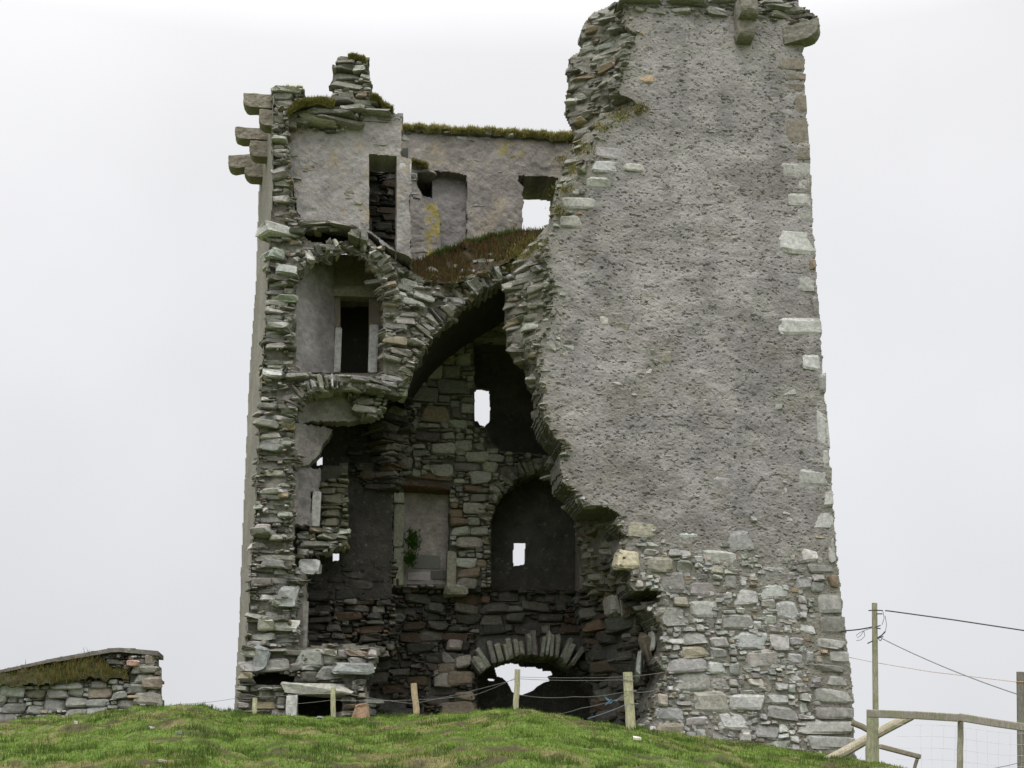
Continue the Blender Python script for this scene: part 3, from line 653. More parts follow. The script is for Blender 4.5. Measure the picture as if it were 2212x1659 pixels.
voussoirs(m, [(770, 548), (786, 555), (808, 582), (822, 612), (828, 645)], 30, 14, yL, 52, PAL_SEC, .3, (.03, .12), .3, -7)
m.build('arch_ring', M_STONE, tower)
m = MB(); voussoirs(m, [(636, 930), (640, 890), (650, 868), (672, 852), (705, 842), (745, 838)], 32, 10, yL, 53, PAL_SEC, .3, (.03, .13)); m.build('arch_ring', M_STONE, tower)
m = MB(); voussoirs(m, INTRA[3:], 40, 13, yL, 54, PAL_SEC, .35, (.03, .14)); voussoirs(m, INTRA[:4], 24, 12, yL, 56, PAL_SEC, .35, (.0, .08)); m.build('arch_ring', M_STONE, tower)
# overhanging slabs below the plaster panel and the sill of the chamber
m = MB()
S = np.array([[680, 484, 70, 8], [735, 487, 70, 8], [786, 508, 20, 30], [765, 512, 26, 20], [640, 500, 34, 12]], float)
place(m, S, const(.3), PAL_SEC, 55, 0, (.25, .32), (.05, .22), .12, SLAB)
m.build('ledge', M_STONE, tower)
# ---- upper arched chamber
PLA = lambda P, u, v: np.array([.225, .212, .206])*(.5+.95*fbm(P, 2.5, 5, 18, .65))[:, None]*(.55+.9*fbm(P, (9, 9, 13), 4, 19, .7))[:, None]
pd = lambda P, u, v: (fbm(P, 2.5, 2, 21)-.5)*.05+(fbm(P, 8, 4, 20, .65)-.5)*.05
m = MB()
grid(m, [(638, 803), (638, 626), (655, 592), (690, 560), (722, 556), (724, 806)], [], lambda u, v: .42+1.15*np.clip((u-638)/86, 0, 1), 2, pd, PLA, skirt=.3)
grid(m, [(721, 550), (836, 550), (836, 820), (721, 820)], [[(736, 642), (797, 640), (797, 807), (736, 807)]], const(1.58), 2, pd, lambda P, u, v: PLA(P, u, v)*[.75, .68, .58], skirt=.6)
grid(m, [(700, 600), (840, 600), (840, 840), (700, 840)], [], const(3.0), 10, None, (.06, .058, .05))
m.build('chamber_wall', M_PLASTER, tower)
def part_stone(name, u0, u1, v0, v1, y, col, seed, depth=.15, lib=SQUARE, tilt=.015, mat=None, out=0):
    m = MB(); place(m, np.array([[(u0+u1)/2, (v0+v1)/2, u1-u0, v1-v0]], float), const(y), PAL_SEC, seed, 0, (depth, depth), (out, out), tilt, lib, np.array([col]))
    return m.build(name, mat or M_ASHLAR, tower)
part_stone('lintel', 722, 812, 616, 641, 1.5, (.20, .18, .14), 1)
part_stone('jamb', 797, 816, 700, 807, 1.45, (.36, .36, .35), 2)
part_stone('jamb', 723, 737, 705, 807, 1.5, (.33, .33, .32), 3)
part_stone('sill', 716, 820, 806, 822, .75, (.30, .30, .27), 4, .35, SLAB, .03, M_STONE)
part_stone('sill', 722, 800, 826, 835, .7, (.33, .30, .22), 5, .3, SLAB, .03, M_STONE)
# ---- lower chambers in the thickness of the left wall
m = MB()
S1 = [(685, 990), (697, 986), (697, 1003), (685, 1006)]; S2 = [(720, 1189), (733, 1187), (732, 1210), (719, 1212)]
grid(m, [(620, 830), (846, 830), (846, 1440), (620, 1440)], [S1, S2], const(3.0), 1.5, lambda P, u, v: (fbm(P, 6, 4, 22, .6)-.5)*.09, lambda P, u, v: np.array([.05, .047, .041])*(.5+fbm(P, 3, 5, 23, .65))[:, None], skirt=.06)  # plaster near black: the chamber's shade is painted in
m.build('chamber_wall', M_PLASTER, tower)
def cheek(poly, ya, yb, ua, ub, tint, seed, stones_=None):
    m = MB(); yf = lambda u, v: ya+(yb-ya)*np.clip((u-ua)/(ub-ua), 0, 1)
    grid(m, jag(poly, 7, 2.5, seed), [], yf, 2, lambda P, u, v: (fbm(P, 6, 4, 24, .65)-.5)*.1, lambda P, u, v: PLA(P, u, v)*tint, skirt=.35, back=True)
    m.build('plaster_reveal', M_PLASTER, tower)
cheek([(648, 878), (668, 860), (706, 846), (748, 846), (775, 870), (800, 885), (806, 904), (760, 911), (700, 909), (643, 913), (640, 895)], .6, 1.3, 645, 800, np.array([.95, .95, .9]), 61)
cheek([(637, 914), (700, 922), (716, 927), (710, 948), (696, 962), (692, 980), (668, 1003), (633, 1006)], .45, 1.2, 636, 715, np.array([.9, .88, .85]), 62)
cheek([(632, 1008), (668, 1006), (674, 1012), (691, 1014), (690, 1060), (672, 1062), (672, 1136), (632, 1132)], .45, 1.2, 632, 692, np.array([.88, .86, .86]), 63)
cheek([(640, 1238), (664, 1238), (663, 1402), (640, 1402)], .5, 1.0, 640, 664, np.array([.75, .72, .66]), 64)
part_stone('jamb', 674, 692, 1060, 1137, 1.0, (.33, .33, .31), 6)
part_stone('jamb', 650, 664, 1300, 1400, .8, (.26, .255, .23), 7)
part_stone('corner_stone', 650, 691, 1206, 1236, .9, (.38, .38, .37), 8, .2, SLAB)
m = MB()
S = pack([jag([(735, 842), (830, 848), (838, 880), (822, 902), (790, 908), (760, 880)], 8, 4, 65)], (16, 50), (7, 16), 66); place(m, S, const(.95), PAL_SEC, 67, .5, (.12, .22), (0, .15), .14)
m.build('chamber_rubble', M_DARK, tower); m = MB()
S = pack([jag([(640, 1138), (700, 1136), (756, 1142), (752, 1178), (705, 1196), (640, 1204)], 8, 4, 68)], (20, 60), (8, 18), 69); place(m, S, const(1.0), PAL_SEC, 70, .5, (.15, .3), (0, .15), .1)
m.build('chamber_rubble', M_DARK, tower); m = MB()
S = pack([jag([(690, 1040), (752, 1010), (754, 1150), (750, 1185), (700, 1185), (692, 1140)], 8, 3, 71)], (25, 62), (12, 24), 72); place(m, S, const(2.2), [(.22, .21, .16, 3), (.17, .17, .12, 2)], 73, .8, (.2, .3), (0, .05), .04)
grid(m, [(692, 1010), (752, 1000), (752, 1185), (692, 1185)], [], const(2.35), 6, None, (.1, .1, .08), skirt=.5)
m.build('chamber_rubble', M_DARK, tower); m = MB()
S = pack([jag([(640, 1395), (660, 1300), (770, 1290), (850, 1285), (862, 1420), (640, 1440)], 10, 4, 74)], (18, 60), (8, 20), 75); place(m, S, const(2.8), PAL_DARK, 76, .5, (.15, .3), (0, .2), .1)
m.build('chamber_rubble', M_DARK, tower); m = MB()
S = pack([jag([(820, 858), (882, 846), (900, 900), (868, 1000), (868, 1060), (845, 1060), (830, 960)], 10, 4, 77)], (18, 55), (8, 20), 78); place(m, S, lambda u, v: 2.0+1.2*np.clip((u-820)/60, 0, 1), PAL_DARK, 79, .5, (.15, .3), (0, .2), .1)
m.build('chamber_rubble', M_DARK, tower)
m = MB(); S = pack([jag([(752, 905), (838, 900), (862, 1000), (862, 1062), (800, 1062), (752, 1020)], 9, 3, 90), S1, S2], (14, 48), (7, 18), 91, 2, [(680, 702, 980, 1012)]); place(m, S, const(2.95), [(.05, .048, .04, 3), (.035, .034, .03, 3), (.08, .065, .05, 1)], 92, 1, (.08, .15), (-.02, .1), .06)  # near-black stones carry the chamber's shade in their colour
m.build('chamber_rubble', M_DARK, tower); m = MB(); S = pack([jag([(665, 1200), (715, 1215), (780, 1225), (860, 1200), (862, 1292), (760, 1300), (665, 1300)], 9, 3, 93)], (14, 52), (7, 20), 94); k_ = np.random.RandomState(1).rand(len(S)) < .55; place(m, S[k_], const(2.98), [(.06, .057, .05, 3), (.04, .039, .034, 3), (.09, .07, .055, 1)], 95, 1, (.08, .15), (-.02, .03), .06)  # darkened stones, chamber shade again put into the colour
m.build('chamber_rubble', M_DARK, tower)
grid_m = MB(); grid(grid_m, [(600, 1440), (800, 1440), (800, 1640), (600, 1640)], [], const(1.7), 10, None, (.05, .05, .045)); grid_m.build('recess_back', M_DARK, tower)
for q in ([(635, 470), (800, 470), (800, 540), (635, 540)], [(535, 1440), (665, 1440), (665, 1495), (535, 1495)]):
    m = MB(); grid(m, q, [], const(.95), 8, None, (.04, .04, .035)); m.build('recess_back', M_DARK, tower)  # dark sheet: the shade inside the hollow is in its colour
part_stone('lintel', 622, 757, 1475, 1501, .05, (.36, .355, .31), 9, .3, SLAB, .02, M_STONE)
part_stone('jamb', 617, 641, 1502, 1560, .1, (.40, .40, .38), 10, .2)
part_stone('corner_stone', 763, 800, 1520, 1560, .05, (.30, .20, .13), 11, .2, SLAB, .02, M_STONE)
def show(poly, holes, y, seed, vt, out=.012):
    """stones showing where the plaster has fallen"""
    S = pack([jag(poly, 10, 4, seed)]+holes, (14, 44), (7, 18), seed, 2, (), .1); n_ = uvn(S[:, 0], S[:, 1], 45, 4, seed+1)
    ed = ~inside(poly, S[:, 0], S[:, 1]-22) | ~inside(poly, S[:, 0]-20, S[:, 1]) | ~inside(poly, S[:, 0], S[:, 1]+14)
    k = (n_ > .63) | (ed & (n_ > .47))
    for i, q in enumerate(S[k][:60]):
        m = MB(); place(m, q[None], const(y), [(.25, .24, .225, 3), (.20, .19, .175, 3), (.30, .295, .28, 1.5), (.21, .18, .14, 1)], seed*7+i, 1, (.08, .14), (-.004, out), .05, MIXED); m.build('bare_stone', M_STONE, tower)
# ---- upper plaster panel with a doorway
UP = [(618, 268), (650, 278), (720, 286), (762, 272), (800, 243), (869, 243), (869, 336), (886, 342), (888, 556), (826, 532), (795, 497), (760, 497), (740, 490), (690, 486), (655, 480), (638, 455), (630, 400), (622, 330)]
DOOR = [(797, 332), (857, 337), (858, 545), (830, 522), (796, 497)]
def up_col(P, u, v):
    c = PLA(P, u, v)*1.12; t = (ss(.55, .7, fbm(P, 4, 5, 26, .7)))[:, None]*.45
    return c*(1-t)+np.array([.33, .25, .12])*t
m = MB(); grid(m, jag(jag(UP, 20, 4, 19), 6, 1.8, 9), [DOOR], const(.62), 2, pd, up_col, skirt=.75)
m.build('plaster_panel', M_PLASTER, tower)
show(UP, [DOOR], .62, 320, 300)
m = MB(); grid(m, [(770, 320), (880, 320), (880, 580), (770, 580)], [], const(2.6), 8, None, (.07, .07, .06)); S = pack([[(785, 325), (870, 325), (870, 560), (785, 560)]], (16, 45), (8, 18), 80); place(m, S, const(2.5), [(c[0]*.5, c[1]*.5, c[2]*.5, c[3]) for c in PAL_DARK], 81, .8, (.1, .15), (0, .06), .05)  # doorway stones and backing darkened, interior shade in the colour
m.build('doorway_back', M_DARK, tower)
part_stone('jamb', 860, 888, 341, 400, .62, (.44, .435, .42), 12, .25)
# ---- wall head of the left corner, the stack and loose slabs
m = MB()
st = [(716, 236), (719, 190), (722, 150), (737, 124), (795, 126), (800, 160), (802, 200), (806, 212), (838, 236), (852, 248), (800, 250), (762, 274), (720, 288), (650, 280), (622, 262), (650, 236), (690, 216)]
grid(m, jag(st, 10, 3, 10), [], const(.72), 5, None, (.14, .14, .12), skirt=.8, back=True)
S = pack([jag(st, 9, 4, 11)], (16, 62), (7, 16), 82, 2, (), .04); place(m, S, lambda u, v: .6+0*u, PAL_SEC, 83, .5, (.12, .3), (0, .12), .09, SLAB, over=1.1)
S = np.array([[712, 248, 100, 9], [660, 246, 70, 8], [735, 264, 90, 8], [690, 262, 70, 9], [640, 262, 40, 10], [760, 232, 50, 12], [815, 238, 60, 10]], float); place(m, S, const(.45), PAL_SEC, 84, 0, (.3, .4), (.05, .2), .1, SLAB)
m.build('rubble_stack', M_STONE, tower)
m = MB()
cp = [(591, 192), (655, 192), (662, 215), (640, 232), (622, 250), (620, 330), (588, 330)]
grid(m, cp, [], const(.4), 5, None, (.15, .15, .13), skirt=.7, back=True)
S = pack([jag(cp, 9, 2, 12)], (22, 52), (9, 18), 85); place(m, S, const(.3), PAL_SEC, 86, .6, (.15, .25), (0, .06), .04, SLAB)
place(m, np.array([[624, 194, 66, 9]], float), const(.25), PAL_SEC, 87, 0, (.3, .3), (.05, .05), .02, SLAB, np.array([(.42, .42, .40)]))
m.build('corner_pier', M_STONE, tower)
# ---- back wall, upper storey
YB = 4.5
UW = [(800, 300), (869, 276), (950, 281), (1050, 286), (1150, 292), (1280, 300), (1280, 640), (800, 640)]
WIN = [(1120, 378), (1205, 384), (1205, 520), (1128, 520), (1130, 402), (1118, 392)]
NCH = [(900, 374), (935, 368), (1010, 377), (1009, 548), (952, 548), (950, 470), (945, 442), (928, 434), (910, 425), (900, 395)]
def uw_col(P, u, v):
    c = PLA(P, u, v)*np.array([.92, .90, .85]); t = (ss(.5, .68, fbm(P, 3, 5, 27, .7))*.55)[:, None]
    c = c*(1-t)+np.array([.31, .265, .19])*t
    t = (ss(.42, .6, uvn(u, v, 14, 4, 28)-.0015*np.abs(u-938))*ss(915, 925, u)*ss(965, 950, u)*ss(425, 450, v)*.85+ss(.5, .6, uvn(u, v, 12, 4, 29))*ss(40, 15, np.hypot(u-1105, v-325))*.8)[:, None]
    return c*(1-t)+np.array([.25, .21, .055])*t
m = MB(); grid(m, jag(UW, 10, 2, 13), [jag(WIN, 9, 2, 14), jag(NCH, 8, 2, 15)], const(YB), 2, pd, uw_col, skirt=1.3)
grid(m, [(890, 360), (1020, 360), (1020, 560), (890, 560)], [[(900, 366), (934, 366), (934, 428), (915, 424), (900, 400)]], const(YB+.3), 2, pd, lambda P, u, v: PLA(P, u, v)*.95, skirt=.7)
grid(m, [(880, 340), (960, 340), (960, 450), (880, 450)], [], const(YB+1.0), 6, None, (.05, .05, .04))
m.build('back_wall', M_PLASTER, tower)
show(UW, [WIN, NCH], YB, 340, 285, .02)
m = MB(); S = np.stack([np.arange(880, 1270, 22)+0., np.interp(np.arange(880, 1270, 22), [870, 1250], [284, 301]), np.full(18, 22.), np.full(18, 9.)], 1); S[:, 2] *= np.random.RandomState(2).uniform(.6, 1.3, 18)
place(m, S, const(YB), PAL_SEC, 88, 0, (.25, .3), (.03, .12), .08, SLAB); m.build('wall_head', M_STONE, tower)
for i, q in enumerate([[905, 364, 60, 12], [925, 372, 35, 8], [890, 384, 22, 14], [1160, 372, 80, 7]]):
    m = MB(); place(m, np.array([q], float), const(YB), PAL_SEC, 89+i, 0, (.2, .25), (.02, .1), .06, SLAB); m.build('lintel_slab', M_STONE, tower)
# ---- vault over the hall
m = MB(); vp = INTRA+[(1135, 577), (1165, 566)]
Pv = [W(u-1.5, v-3, 1.25) for u, v in vp]; ax = Pv[-1][0]; Pv += [np.array([2*ax-p[0], p[1], p[2]]) for p in Pv[-2::-1]]
Pv = np.array(Pv); n = len(Pv)
for k in range(8):
    y0, y1 = 1.3+k*.42, 1.3+(k+1)*.42
    A_ = Pv.copy(); A_[:, 1] = y0; B_ = Pv.copy(); B_[:, 1] = y1
    if k > 0: A_ += (np.stack([vn(A_*3, 5), 0*A_[:, 0], vn(A_*3, 6)], 1)-[.5, 0, .5])*.05
    if k < 7: B_ += (np.stack([vn(B_*3, 5), 0*B_[:, 0], vn(B_*3, 6)], 1)-[.5, 0, .5])*.05
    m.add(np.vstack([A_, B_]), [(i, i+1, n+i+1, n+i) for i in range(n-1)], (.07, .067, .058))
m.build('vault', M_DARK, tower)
# ---- floor above the vault, earth and turf
LOW = np.array([(862, 568), (900, 594), (930, 616), (990, 610), (1050, 590), (1098, 564), (1125, 545), (1155, 522), (1195, 502)], float)
UPP = np.array([(862, 556), (905, 566), (930, 552), (960, 540), (985, 534), (1010, 520), (1035, 518), (1060, 506), (1080, 508), (1100, 502), (1160, 500), (1195, 498)], float)
def yT(u, v):
    a = np.interp(u, LOW[:, 0], LOW[:, 1]); b_ = np.interp(u, UPP[:, 0], UPP[:, 1])
    return 1.1+1.9*np.clip((a-v)/np.maximum(a-b_, 4), 0, 1)+(uvn(u, v, 25, 3, 44)-.5)*.9
tp = [tuple(p) for p in LOW]+[tuple(p) for p in UPP[::-1]]
m = MB(); grid(m, jag(tp, 8, 2, 16), [], yT, 2.5, None, lambda P, u, v: np.array([.035, .026, .014])*(.5+fbm(P, 5, 4, 30))[:, None], skirt=lambda u, v: np.zeros_like(u)+4.55)
m.build('earth_floor', M_SOIL, tower)
m = MB(); S = pack([jag([(862, 568), (900, 594), (930, 616), (990, 610), (1050, 590), (1098, 564), (1095, 536), (1040, 552), (985, 566), (930, 576), (880, 560)], 9, 6, 25)], (10, 38), (6, 16), 130, 2, (), .35); place(m, S, lambda u, v: yT(u, v)-.02, PAL_BACK, 131, 1, (.1, .2), (-.1, .06), .16, MIXED)
m.build('rubble', M_DARK, tower)
def scatter(poly, yf, n, seed):
    rr = np.random.RandomState(seed); u = rr.uniform(min(p[0] for p in poly), max(p[0] for p in poly), n); v = rr.uniform(min(p[1] for p in poly), max(p[1] for p in poly), n)
    k = inside(poly, u, v); return W(u[k], v[k], yf(u[k], v[k])), u[k], v[k]
m = MB(); P, u, v = scatter(tp, yT, 22000, 3); k = (uvn(u, v, 22, 3, 45)-.004*(v-np.interp(u, UPP[:, 0], UPP[:, 1]))) > .2
blades(m, P[k], (.05, .15), (.012, .024), 91, FERN, .9, (0, -.15, 0))
u = np.random.RandomState(6).uniform(935, 1195, 1500); P = W(u, np.interp(u, UPP[:, 0], UPP[:, 1])+3, 2.9); blades(m, P, (.05, .14), (.01, .02), 92, [(.06, .12, .02, 3), (.09, .13, .025, 2), (.03, .06, .015, 1)], .7)
m.build('turf', M_GRASS, tower)
def turf_strip(path, y, n, hgt, seed, pal, wid=(.012, .022), dy=.5, lean=.7, thick=1.0):
    rr = np.random.RandomState(seed); path = np.array(path, float)
    m = MB(); nn = 160; us = np.linspace(path[0, 0], path[-1, 0], nn); base = W(us, np.interp(us, path[:, 0], path[:, 1])+4, y)
    hf = lambda P: (.03+.13*vn(P*[2.6, 1, 1], seed)+.1*vn(P*[7, 1, 1], seed+1))*thick
    hh = hf(base); ov = .05+.12*vn(base*[9, 1, 1], seed+2); dn = .12*vn(base*[6, 1, 1], seed+3)**2
    rows = [base+np.stack([0*hh, 0*hh-.06, -.03-dn*thick], 1), base+np.stack([0*hh, -ov, hh*.35-dn*.5*thick], 1), base+np.stack([0*hh, -ov*.6, hh*.8], 1), base+np.stack([0*hh, 0*hh+dy*.5, hh], 1), base+[0, dy+.1, -.1]]
    V = np.vstack(rows); V[nn:4*nn] += (np.stack([vn(V*12, 7), vn(V*12, 8), vn(V*12, 9)], 1)[nn:4*nn]-.5)*.07
    c0 = np.average([p[:3] for p in pal], axis=0, weights=[p[3] for p in pal])*.75
    m.add(V, [(r*nn+i, r*nn+i+1, (r+1)*nn+i+1, (r+1)*nn+i) for r in range(4) for i in range(nn-1)], c0*(.5+vn(V*[6, 6, 6], seed+4))[:, None])
    i = rr.randint(0, nn-1, n); t = rr.rand(n)[:, None]; k = rr.rand(n)*3; kf = np.floor(k).astype(int); f = (k-kf)[:, None]
    g_ = lambda r: V[r*nn+i]*(1-t)+V[r*nn+i+1]*t
    P = g_(kf)*(1-f)+g_(kf+1)*f
    blades(m, P, hgt, wid, seed, pal, lean, (0, -.15, 0)); m.build('turf', M_GRASS, tower)
turf_strip([(868, 276), (950, 281), (1050, 287), (1150, 293), (1250, 300)], YB-.02, 15000, (.04, .11), 93, TOPGRASS, dy=.9, lean=.95, thick=.8)
MOSS = [(.14, .14, .035, 3), (.20, .17, .045, 2), (.09, .10, .026, 2), (.25, .19, .07, 1)]
turf_strip([(622, 246), (640, 234), (660, 224), (700, 215), (720, 226)], .3, 3600, (.025, .08), 94, MOSS, (.01, .018), .5, .9, .8)
turf_strip([(800, 212), (815, 214), (830, 226), (848, 240)], .55, 1500, (.025, .08), 95, MOSS, (.01, .018), .4, .9, .6)
turf_strip([(752, 126), (770, 124), (792, 132)], .55, 1200, (.02, .07), 96, MOSS, (.01, .018), .5, .9, .5)
turf_strip([(888, 350), (905, 352), (925, 358)], YB-.1, 800, (.02, .08), 97, MOSS, (.01, .018), .1, .9, .5)
turf_strip([(598, 192), (625, 189), (655, 193)], .4, 500, (.02, .06), 98, TOPGRASS, (.008, .014), .4, .9, .25)
# moss hanging in the broken edge of the front wall
m = MB(); rr = np.random.RandomState(9)
for a, b_, r_, n in ((1340, 250, 14, 350), (1385, 235, 10, 250), (1296, 275, 9, 150), (1258, 320, 12, 250), (1235, 365, 12, 300), (1215, 410, 12, 250), (1205, 455, 10, 200), (1150, 530, 14, 400), (1120, 548, 14, 400), (1215, 345, 8, 150), (1098, 578, 9, 200)):
    u = a+rr.randn(n)*r_; v = b_+rr.randn(n)*r_*.6; y = yE(u, v); y = np.where(u > uF(v), 0, y); blades(m, W(u, v, y-.12), (.03, .09), (.012, .022), int(a), MOSS, .9)
m.build('moss', M_GRASS, tower)
# ---- back wall, lower storeys
W1 = [(1024, 736), (1200, 740), (1215, 985), (1085, 975), (1060, 955), (1050, 925), (1024, 920)]
N2 = [(872, 1056), (972, 1056), (972, 1262), (872, 1262)]
A3 = [(1060, 1275), (1060, 1130), (1070, 1095), (1090, 1065), (1120, 1035), (1165, 1016), (1205, 1035), (1235, 1070), (1252, 1110), (1258, 1275)]
A4 = [(1030, 1640), (1030, 1456), (1065, 1434), (1130, 1418), (1200, 1422), (1252, 1452), (1290, 1500), (1300, 1640)]
BW = [(800, 600), (880, 560), (1330, 560), (1360, 1100), (1430, 1300), (1470, 1640), (770, 1640), (780, 1300), (790, 1290), (800, 860)]
def yB(u, v): return YB+.3*ss(1262, 1285, v)+(uvn(u, v, 40, 3, 46)-.5)*.12
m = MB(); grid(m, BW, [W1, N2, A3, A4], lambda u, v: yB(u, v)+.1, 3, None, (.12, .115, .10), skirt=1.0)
def bwp(poly): return [poly, W1, N2, A3, A4]
av = [(850, 976, 1028, 1056), (850, 874, 1056, 1262), (966, 986, 1180, 1275), (1030, 1252, 1370, 1428)]
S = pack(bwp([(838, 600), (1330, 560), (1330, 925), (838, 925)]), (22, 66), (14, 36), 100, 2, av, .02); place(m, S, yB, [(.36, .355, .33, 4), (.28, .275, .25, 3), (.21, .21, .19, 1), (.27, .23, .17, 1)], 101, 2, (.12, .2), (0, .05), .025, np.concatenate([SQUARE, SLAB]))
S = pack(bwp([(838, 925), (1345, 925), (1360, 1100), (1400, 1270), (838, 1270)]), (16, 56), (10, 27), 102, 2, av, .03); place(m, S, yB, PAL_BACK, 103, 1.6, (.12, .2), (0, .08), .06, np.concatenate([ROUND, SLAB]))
S = pack(bwp([(838, 1270), (1400, 1270), (1470, 1640), (770, 1640), (790, 1300)]), (14, 62), (7, 24), 104, 2, av, .05); place(m, S, yB, PAL_DARK, 105, 1.0, (.12, .25), (-.03, .14), .08, np.concatenate([ROUND, SLAB, SLAB]))  # lowest storey: darker stones hold its shade in their colour
S = np.array([[1000, 1465, 62, 36], [960, 1465, 50, 34], [1005, 1505, 44, 20], [990, 1535, 80, 36], [968, 1423, 40, 28], [1000, 1430, 40, 26], [985, 1395, 38, 20], [965, 1447, 42, 26]], float); place(m, S, yB, [(.30, .28, .25, 2), (.26, .22, .17, 2), (.36, .36, .35, 1)], 106, 0, (.2, .3), (.12, .2), .05, ROUND)
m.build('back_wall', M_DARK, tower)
m = MB()
dp = lambda P, u, v: np.array([.085, .08, .073])*(.3+1.3*fbm(P, 3, 5, 33, .65))[:, None]  # embrasure plaster darkened, deep shade painted into the colour
grid(m, [(990, 700), (1260, 700), (1260, 1010), (990, 1010)], [[(1022, 838), (1040, 838), (1058, 842), (1060, 880), (1058, 912), (1047, 922), (1036, 918), (1033, 911), (1022, 908)]], const(5.5), 1.5, pd, dp, skirt=.15)
grid(m, [(1030, 1000), (1290, 1000), (1290, 1310), (1030, 1310)], [[(1110, 1171), (1136, 1171), (1135, 1219), (1125, 1221), (1109, 1223), (1108, 1195)]], const(5.5), 1.5, pd, dp, skirt=.15)
m.build('embrasure_back', M_PLASTER, tower)
z8 = lambda pts: [((880+a/3.687)*.9736, (1280+b_/3.687)*.9736) for a, b_ in pts]
SKYH = z8([(800, 745), (850, 722), (890, 704), (940, 700), (975, 712), (1000, 704), (1010, 728), (1060, 735), (1140, 732), (1160, 748), (1195, 745), (1200, 765), (1270, 768), (1282, 800), (1240, 815), (1262, 850), (1215, 862), (1160, 890), (1120, 930), (1030, 965), (985, 960), (945, 940), (925, 900), (900, 860), (860, 830), (820, 815)])
SKY2 = z8([(735, 835), (775, 826), (808, 835), (800, 850), (760, 854)])
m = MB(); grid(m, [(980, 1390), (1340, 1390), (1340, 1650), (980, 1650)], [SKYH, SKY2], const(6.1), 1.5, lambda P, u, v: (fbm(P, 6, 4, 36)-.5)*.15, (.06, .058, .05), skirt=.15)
m.build('passage_end', M_DARK, tower)
m = MB(); grid(m, [(868, 1050), (978, 1050), (978, 1268), (868, 1268)], [], const(YB+.42), 2, pd, lambda P, u, v: PLA(P, u, v)*np.array([1.5, 1.42, 1.40]), skirt=.1)
S = np.array([[920, 1215, 60, 28], [905, 1245, 50, 18], [950, 1243, 40, 20]], float); place(m, S, const(YB+.42), PAL_BACK, 107, 0, (.08, .1), (.02, .04), .02, SQUARE)
m.build('wall_niche', M_PLASTER, tower)
part_stone('lintel', 846, 980, 1036, 1055, YB-.05, (.15, .095, .07), 13, .35, SLAB, .02, M_STONE)
part_stone('lintel_slab', 880, 985, 1018, 1034, YB-.02, (.20, .145, .10), 14, .25, SLAB, .04, M_STONE)
for i, (a, b_) in enumerate(((1064, 1086), (1088, 1180), (1182, 1262))): part_stone('jamb', 851, 873, a, b_, YB-.03, (.33, .33, .26) if i else (.42, .42, .34), 15+i, .25)
part_stone('jamb', 966, 986, 1190, 1262, YB-.01, (.29, .28, .22), 18, .2)
part_stone('sill', 960, 1012, 1262, 1284, YB-.1, (.34, .32, .27), 19, .25, SLAB, .03, M_STONE)
part_stone('jamb', 1252, 1272, 1110, 1270, YB-.1, (.24, .215, .19), 20, .3)
part_stone('lintel', 1010, 1200, 714, 735, YB-.02, (.26, .25, .22), 22, .25, SLAB, .01)
m = MB(); voussoirs(m, [(1034, 1458), (1065, 1434), (1095, 1425), (1130, 1418), (1165, 1417), (1200, 1422), (1225, 1436), (1240, 1446)], 46, 12, YB+.05, 108, [(.27, .27, .22, 3), (.21, .21, .18, 2), (.17, .16, .14, 1)], .35, (.05, .14), .25, 0, unit_lib(30, 8, .06, .13, 40)); m.build('arch_ring', M_STONE, tower)
m = MB(); voussoirs(m, [(1060, 1130), (1070, 1095), (1090, 1065), (1120, 1035), (1165, 1016), (1205, 1035)], 30, 13, YB, 109, [(.24, .23, .19, 3), (.19, .18, .15, 2)], .3, (.02, .08)); m.build('arch_ring', M_STONE, tower)
# rubble heaped inside the breach, below the broken edge
m = MB(); rp = [(1240, 1290), (1320, 1285), (1385, 1330), (1410, 1400), (1405, 1500), (1385, 1640), (1270, 1640), (1290, 1480)]
grid(m, rp, [], lambda u, v: 1.5+2.6*np.clip((1400-u)/130, 0, 1), 4, None, (.1, .1, .09), skirt=.4)
S = pack([jag(rp, 10, 5, 17)], (18, 64), (9, 30), 110, 2, (), .06); place(m, S, lambda u, v: 1.4+2.6*np.clip((1400-u)/130, 0, 1), PAL_DARK, 111, 1, (.15, .3), (0, .2), .12, np.concatenate([ROUND, SLAB]))  # inner stones in dark tones, shade of the breach painted in
S = np.array([[1318, 1308, 12, 40], [1332, 1306, 10, 36], [1345, 1312, 10, 34], [1395, 1400, 14, 60], [1382, 1440, 12, 50], [1410, 1380, 12, 44]], float); place(m, S, const(.9), PAL_SEC, 112, 0, (.15, .25), (.1, .2), .2, SLAB)
m.build('inner_rubble', M_DARK, tower)
# ------------------------------------------------------------ fern in the wall niche
def plant(name, label, cat, spots, y, n, hgt, wid, pal, seed):
    m = MB(); rr = np.random.RandomState(seed)
    for u0, v0, r in spots:
        u = u0+rr.randn(n)*r*.55; v = v0+rr.randn(n)*r*.65
        blades(m, W(u, v, y+rr.uniform(-.15, .1, n)), hgt, wid, seed+int(u0+v0), pal, 1.0, (0, -.5, -.3))
    return tag(m.build(name, M_GRASS), label, cat)
plant('fern', 'small green fern tuft growing beside the pale jamb of the wall niche', 'fern', [(890, 1163, 14), (893, 1178, 12), (886, 1204, 12), (884, 1212, 9)], YB-.12, 170, (.05, .13), (.02, .045), [(.05, .12, .015, 3), (.08, .17, .02, 3), (.03, .07, .012, 1)], 200)
